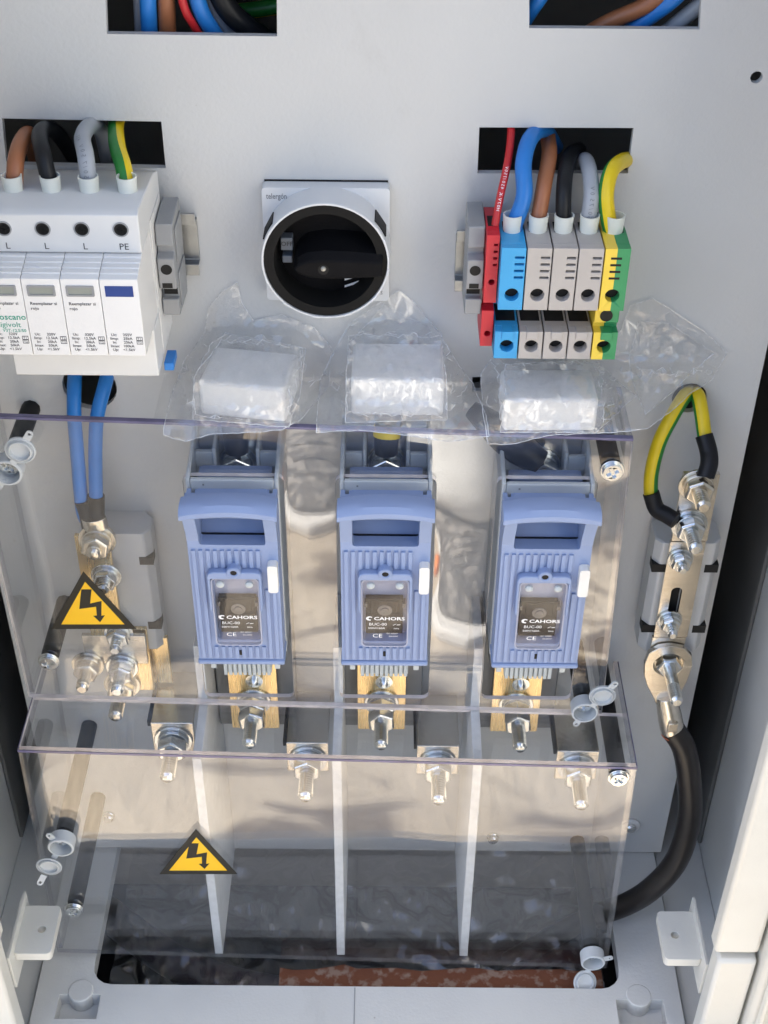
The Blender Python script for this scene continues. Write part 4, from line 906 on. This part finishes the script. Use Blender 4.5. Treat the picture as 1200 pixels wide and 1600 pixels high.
m = MB(); m.hexa([(XQ1+.1, 95.2, FRc[1]+.2), (XQ1+.1, 5, FRc[1]+.2), (XQ1+.1, 5, FRc[1]-1.5), (XQ1+.1, 95.2, FRc[1]-1.5)], (.4, 0, 0)); m.build('side_bead', M_EDGE, lc_)
m = MB(); m.hexa([(XQ0, 91.7, FLc[1]-3.2), (XQ0, 5, FLc[1]-3.2), (QL[0], 5, QL[1]), (QL[0], 91.7, QL[1])], (3, 0, 0), 0, 1); m.build('side_sheet', [M_CLEAR, M_EDGEC], lc_)
m = MB(); m.hexa([(XQ1, 91.7, FRc[1]), (XQ1, 5, FRc[1]), (QR[0], 5, QR[1]), (QR[0], 91.7, QR[1])], (-3, 0, 0), 0, 1); m.build('side_sheet', [M_CLEAR, M_EDGEC], lc_)

# warning stickers
def sticker(pv, d, label):
    th = thing('warning_sticker', label, 'warning sticker', ((pv[1][0]+pv[2][0])/2, d, pv[1][1]), 'yellow high voltage warning stickers')
    a, b, c = [Vector(p) for p in pv]; g = (a+b+c)/3
    m = MB(); m.prism([tuple(p) for p in (a, b, c)], 'd', d, d+.25); m.build('backing', M_BLK, th)
    inn = [tuple(g+(p-g)*.74) for p in (a, b, c)]
    m = MB(); m.prism(inn, 'd', d+.26, d+.36); m.build('yellow_field', M_YEL, th)
    H = a.y-(b.y+c.y)/2; W = (c-b).length; o = (b+c)/2; ex = (c-b)/W; ez = Vector((-ex.y, ex.x))
    pl = [(-.03, .70), (.095, .70), (.045, .455), (.19, .50), (.155, .24), (.20, .25), (.125, .125), (.055, .24), (.10, .245), (.11, .40), (-.10, .36)]
    m = MB(); m.prism([tuple(o+ex*(u-.03)*W*.95+ez*v*H) for u, v in pl], 'd', d+.37, d+.45); m.build('lightning_symbol', M_BLK, th)
sticker([at(130, 893, 53.5), at(80, 983, 53.5), at(213, 983, 53.5)], 53.2, 'yellow lightning warning triangle on the upper clear cover in front of the brass bar')
sticker([at(306, 1296, 95.5), at(249, 1366, 95.5), at(371, 1366, 95.5)], 95.2, 'yellow lightning warning triangle on the lower clear cover in front of a white partition')

# ------------------------------------------------------------------ bagged packets
def obox(fl, fr, depth, h, zb):
    a, b = Vector(fl), Vector(fr); ex = (b-a).normalized(); ey = Vector((ex.y, -ex.x))
    if ey.y > 0: ey = -ey
    return a, b, ey*depth, zb, h
DD = Vector((0, math.cos(R_(37)), -math.sin(R_(37)))); DWv = Vector((0, math.sin(R_(37)), math.cos(R_(37))))   # drape direction (x, into, z)
def ray_box(o, bx, mg):
    a, b, e, zb, h = bx; ex = (b-a); W = ex.length; ex = ex/W; ey = e.normalized(); Dp = e.length
    q = Vector((o.x-a.x, -o.y-a.y))
    lo = (q.dot(ex), q.dot(ey), o.z-zb); dd = (Vector((DD.x, -DD.y)).dot(ex), Vector((DD.x, -DD.y)).dot(ey), DD.z)
    t0, t1 = -1e9, 1e9
    for i, (p0, p1) in enumerate(((-mg, W+mg), (-mg, Dp+mg), (-mg, h+mg))):
        if abs(dd[i]) < 1e-9:
            if lo[i] < p0 or lo[i] > p1: return None
            continue
        u, v = (p0-lo[i])/dd[i], (p1-lo[i])/dd[i]
        if u > v: u, v = v, u
        t0, t1 = max(t0, u), min(t1, v)
    return t0 if t1 > t0 else None
def film(parent, polypx, dref, bx, seed, sp=2.7, amp=6.5, lift=2.5):
    rnd = random.Random(seed)
    poly = []
    for p in polypx:
        px, py = p[0], p[1]; d = p[2] if len(p) > 2 else dref
        x, z = at(px, py, d); poly.append(Vector((x, -d*DWv.y+z*DWv.z)))
    xs = [p.x for p in poly]; ws = [p.y for p in poly]
    bd = []
    for i, p in enumerate(poly):
        q = poly[(i+1) % len(poly)]; n = max(1, int((q-p).length/sp))
        for k in range(n):
            c = p.lerp(q, k/n); bd.append(c+(Vector((rnd.uniform(-1, 1), rnd.uniform(-1, 1)))*sp*.1 if k else Vector((0, 0))))
    nb_ = len(bd); pts = list(bd)
    x = min(xs)
    while x < max(xs):
        y = min(ws)
        while y < max(ws): pts.append(Vector((x+rnd.uniform(-.45, .45)*sp, y+rnd.uniform(-.45, .45)*sp))); y += sp
        x += sp
    vs, _, fs, *_r = delaunay_2d_cdt(pts, [], [list(range(nb_))], 1, 1e-4)
    T = []
    for v in vs:
        o = Vector((v.x, 0, 0))+DWv*v.y-DD*600
        # rest surface: panel face, cover top, cover front
        c = [(-1.0-o.y)/DD.y]
        t = (-410.5-o.z)/DD.z; yy = o.y+DD.y*t
        if -53 < yy < 0 and o.x > -122: c.append(t)
        if -53 > yy: c.append((-55-o.y)/DD.y if o.z+DD.z*((-55-o.y)/DD.y) < -409 else 1e9)
        for b in bx:
            h = ray_box(o, b, .8)
            if h is not None: c.append(h)
        T.append(min(c))
    nbr = [set() for _ in vs]
    for f in fs:
        for i in range(len(f)): nbr[f[i]].add(f[i-1]); nbr[f[i-1]].add(f[i])
    cnt = {}
    for f in fs:
        for i in range(len(f)): k = tuple(sorted((f[i-1], f[i]))); cnt[k] = cnt.get(k, 0)+1
    inside_edge = [True]*len(vs)
    for (i, j), c in cnt.items():
        if c == 1: inside_edge[i] = inside_edge[j] = False
    S = list(T); amps = []
    for _ in range(14):
        S = [min(T[i], sum(S[j] for j in nbr[i])/max(1, len(nbr[i]))*.97+S[i]*.03) if nbr[i] else T[i] for i in range(len(vs))]
    out = []
    for i, v in enumerate(vs):
        near = max(0, min(1, (T[i]-S[i]-2.0)/4))
        if not inside_edge[i]: near *= .35
        amps.append(near); off = .5+amp*near*(1.0+ridged(v.x, v.y, seed))
        q = Vector((v.x, 0, 0))+DWv*v.y-DD*600+DD*(S[i]-max(.3, off))
        out.append(Vector((q.x, -q.y, q.z)))
    m = MB().add(out, [list(f) for f in fs])
    # pinched folds: thin welts along the sharpest creases and round the cut edge
    ef = {}
    for k, f in enumerate(fs):
        for i in range(len(f)): ef.setdefault(tuple(sorted((f[i-1], f[i]))), []).append(k)
    nrm = []
    for f in fs: n = (out[f[1]]-out[f[0]]).cross(out[f[2]]-out[f[0]]); nrm.append(n.normalized() if n.length > 1e-9 else Vector((0, 1, 0)))
    for (i, j), ks in ef.items():
        if len(ks) == 1: r = .22
        elif len(ks) == 2 and amps[i] > .5 and amps[j] > .5 and nrm[ks[0]].dot(nrm[ks[1]]) < math.cos(R_(44)): r = .17
        else: continue
        a, b = out[i], out[j]; t = (b-a).normalized(); u = t.orthogonal().normalized()*r; w_ = t.cross(u)
        pv = [p+u*math.cos(c)+w_*math.sin(c) for p in (a, b) for c in (0, 2.09, 4.19)]
        m.add(pv, [(0, 1, 4, 3), (1, 2, 5, 4), (2, 0, 3, 5)], 1)
    return m.build('film', [M_FILM, M_FOLD], parent, ang=34)
def bag(label, corners, depth, h, zb, polys, seed, contents='paper'):
    fl, fr = atz(*corners[0], zb), atz(*corners[1], zb); bx = obox(fl, fr, depth, h, zb+.6)
    th = thing('bagged_packet', label, 'plastic bag', (fl[0], fl[1], zb), 'clear plastic bags on top of the upper cover')
    a, b, e, z0, hh = bx
    q = [(a.x, a.y, z0), (b.x, b.y, z0), (b.x+e.x, b.y+e.y, z0), (a.x+e.x, a.y+e.y, z0)]
    m = MB(); m.hexa(q, (0, 0, hh)); m.build('packet', M_PAPER, th, bevel=2.2, segs=3)
    boxes = [bx]
    for k, pl in enumerate(polys): film(th, pl, 25, boxes, seed+k*11)
    return th, bx
B1 = [(256, 680, 58), (262, 615, 40), (285, 560, 12), (318, 520, 4), (325, 480, 3), (345, 455, 3), (370, 440, 3), (376, 470, 3), (395, 500, 4), (440, 490, 4), (490, 510, 6), (516, 540, 10), (512, 600, 30), (470, 655, 54), (440, 672, 58), (380, 676, 59), (330, 678, 59), (290, 690, 60)]
bag('clear bag with a white packet, nearest the surge arrester, small crumpled peak on top', ((314, 650), (447, 663)), 36, 21, -411, [B1, [(300, 655, 54), (308, 590, 38), (352, 520, 8), (480, 548, 8), (470, 620, 44), (452, 668, 55)]], 1)
B2 = [(494, 676, 58), (496, 590, 34), (520, 550, 12), (545, 505, 5), (580, 480, 4), (625, 450, 8), (650, 470, 10), (680, 510, 8), (705, 560, 8), (738, 600, 16), (758, 650, 40), (764, 682, 58), (700, 690, 60), (620, 678, 59), (560, 672, 58)]
bag('clear bag with a white packet standing in the middle below the rotary switch', ((549, 651), (692, 653)), 37, 23, -412, [B2, [(540, 660, 54), (545, 540, 6), (600, 470, 10), (690, 520, 8), (700, 655, 54)]], 2)
B3 = [(762, 694, 58), (752, 640, 40), (750, 585, 12), (770, 556, 8), (860, 556, 8), (940, 560, 8), (965, 530, 5), (985, 478, 3), (1020, 464, 3), (1060, 490, 3), (1104, 518, 4), (1140, 550, 6), (1112, 594, 8), (1068, 618, 10), (1040, 640, 12), (1000, 672, 40), (960, 676, 55), (900, 678, 57), (850, 682, 57), (800, 694, 58)]
b3, bx3 = bag('clear bag with pale parts and a long crumpled tail below the terminal blocks', ((785, 676), (930, 676)), 30, 20, -414, [B3, [(985, 560, 6), (1000, 500, 4), (1050, 505, 4), (1120, 550, 6), (1050, 610, 10), (1000, 650, 30)], [(780, 676, 55), (784, 575, 10), (930, 565, 10), (990, 620, 20), (930, 676, 55)]], 3)
for px, py, w_, h_ in ((868, 655, 8, 12), (862, 678, 9, 4)):
    x, d = atz(px, py, -408); m = MB(); m.box(x-w_, x+w_, 48, 53, -412, -412+h_); m.build('beige_piece', M_BEIGE, b3, bevel=.6)

# ------------------------------------------------------------------ the photographer, seen mirrored in the clear covers
def skin_mesh(name, pts, edges, mat_, parent, root=0, sub=2):
    me = bpy.data.meshes.new(name); me.from_pydata([conv(p[:3], False)-LOC[parent.name] for p in pts], edges, [])
    me.materials.append(mat_); o = bpy.data.objects.new(name, me); COL.objects.link(o); o.parent = parent
    sk = o.modifiers.new('skin', 'SKIN'); sk.use_smooth_shade = True
    lay = me.skin_vertices[0] if me.skin_vertices else None
    if lay is None:
        bm = bmesh.new(); bm.from_mesh(me); bm.verts.layers.skin.verify(); bm.to_mesh(me); bm.free(); lay = me.skin_vertices[0]
    for i, p in enumerate(pts): r = p[3]/1000; lay.data[i].radius = (r, (p[4] if len(p) > 4 else p[3])/1000); lay.data[i].use_root = (i == root)
    ss = o.modifiers.new('smooth', 'SUBSURF'); ss.levels = ss.render_levels = sub
    LOC[o.name] = Vector(LOC[parent.name]); return o
M_JEAN = mat('trousers_pale', (.78, .78, .76), .85, var=.2, scale=18, bump=.6, bscale=60)
M_JACK = mat('jacket_dark', (.08, .09, .11), .85, var=.15)
M_SKIN = mat('skin', (.52, .30, .21), .55, var=.05)
M_SHOE = mat('sneaker_grey', (.07, .064, .06), .7, col2=(.24, .22, .20), c2lim=(.46, .62), scale=70, bump=.4, bscale=200)
M_SOLE = mat('sneaker_sole', (.62, .60, .57), .7); M_ORANGE = mat('sneaker_orange', (.75, .22, .04), .6); M_HAIR = mat('hair_dark', (.03, .022, .016), .7)
def person():
    G = -GZ
    th = thing('person', 'person in pale grey trousers and sneakers, seen only as a reflection in the clear covers', 'person', (0, 1150, G))
    # body: pelvis, spine, head, arms, bare lower legs under the trousers
    P = [(0, 1260, G+940, 120, 90), (0, 1265, G+1150, 125, 90), (0, 1250, G+1370, 120, 85), (0, 1225, G+1480, 52), (0, 1195, G+1560, 70, 82), (0, 1185, G+1650, 78, 90), (0, 1200, G+1720, 45),
         (-190, 1245, G+1380, 55), (-235, 1150, G+1150, 40), (-120, 930, G+1260, 28), (-90, 850, G+1290, 30, 14), (190, 1245, G+1380, 55), (235, 1150, G+1150, 40), (120, 930, G+1260, 28), (90, 850, G+1290, 30, 14),
         (-95, 1255, G+880, 85), (-112, 1262, G+500, 50), (-114, 1325, G+90, 34), (95, 1250, G+880, 85), (112, 1160, G+500, 50), (113, 1095, G+90, 34)]
    E = [(0, 1), (1, 2), (2, 3), (3, 4), (4, 5), (5, 6), (2, 7), (7, 8), (8, 9), (9, 10), (2, 11), (11, 12), (12, 13), (13, 14), (0, 15), (15, 16), (16, 17), (0, 18), (18, 19), (19, 20)]
    skin_mesh('body', P, E, M_SKIN, th)
    skin_mesh('jacket', [(0, 1262, G+900, 150, 112), (0, 1265, G+1150, 150, 112), (0, 1250, G+1370, 142, 105), (0, 1235, G+1450, 70), (-195, 1245, G+1380, 72), (-240, 1150, G+1150, 58), (-130, 950, G+1250, 46), (195, 1245, G+1380, 72), (240, 1150, G+1150, 58), (130, 950, G+1250, 46)],
              [(0, 1), (1, 2), (2, 3), (2, 4), (4, 5), (5, 6), (2, 7), (7, 8), (8, 9)], M_JACK, th)
    skin_mesh('trousers', [(0, 1260, G+940, 150, 115), (-95, 1255, G+860, 105), (-112, 1280, G+500, 82), (-113, 1300, G+250, 72), (-114, 1312, G+150, 84, 90), (-114, 1312, G+75, 76, 84), (95, 1250, G+860, 105), (112, 1155, G+500, 82), (113, 1115, G+250, 72), (113, 1088, G+150, 84, 90), (113, 1084, G+75, 76, 84)],
              [(0, 1), (1, 2), (2, 3), (3, 4), (4, 5), (0, 6), (6, 7), (7, 8), (8, 9), (9, 10)], M_JEAN, th)
    skin_mesh('hair', [(0, 1215, G+1700, 84, 92), (0, 1225, G+1650, 80, 70)], [(0, 1)], M_HAIR, th)
    for x, d in ((-114, 1250), (113, 1020)):
        sh = skin_mesh('sneaker', [(x, d+75, G+70, 42), (x, d+50, G+62, 44), (x, d-40, G+48, 46, 34), (x, d-110, G+38, 42, 26), (x, d-140, G+34, 32, 20)], [(0, 1), (1, 2), (2, 3), (3, 4)], M_SHOE, th, root=1)
        m = MB(); m.prism([(x-38, d+105), (x+38, d+105), (x+42, d+40), (x+36, d-20), (x+48, d-90), (x+38, d-150), (x, d-172), (x-38, d-150), (x-48, d-90), (x-36, d-20), (x-42, d+40)], 'z', G, G+26); m.build('sole', M_SOLE, sh, bevel=6)
        m = MB(); m.box(x-49, x-42, d-40, d-10, G+24, G+50); m.build('orange_patch', M_ORANGE, sh, bevel=3)
        m = MB()
        for k in range(5): m.tube([(x-26, d+18-k*22, G+86-k*5), (x, d+14-k*22, G+100-k*6), (x+26, d+18-k*22, G+86-k*5)], 3.5, n=8, sub=4)
        m.build('laces', M_SHOE, sh)
person()
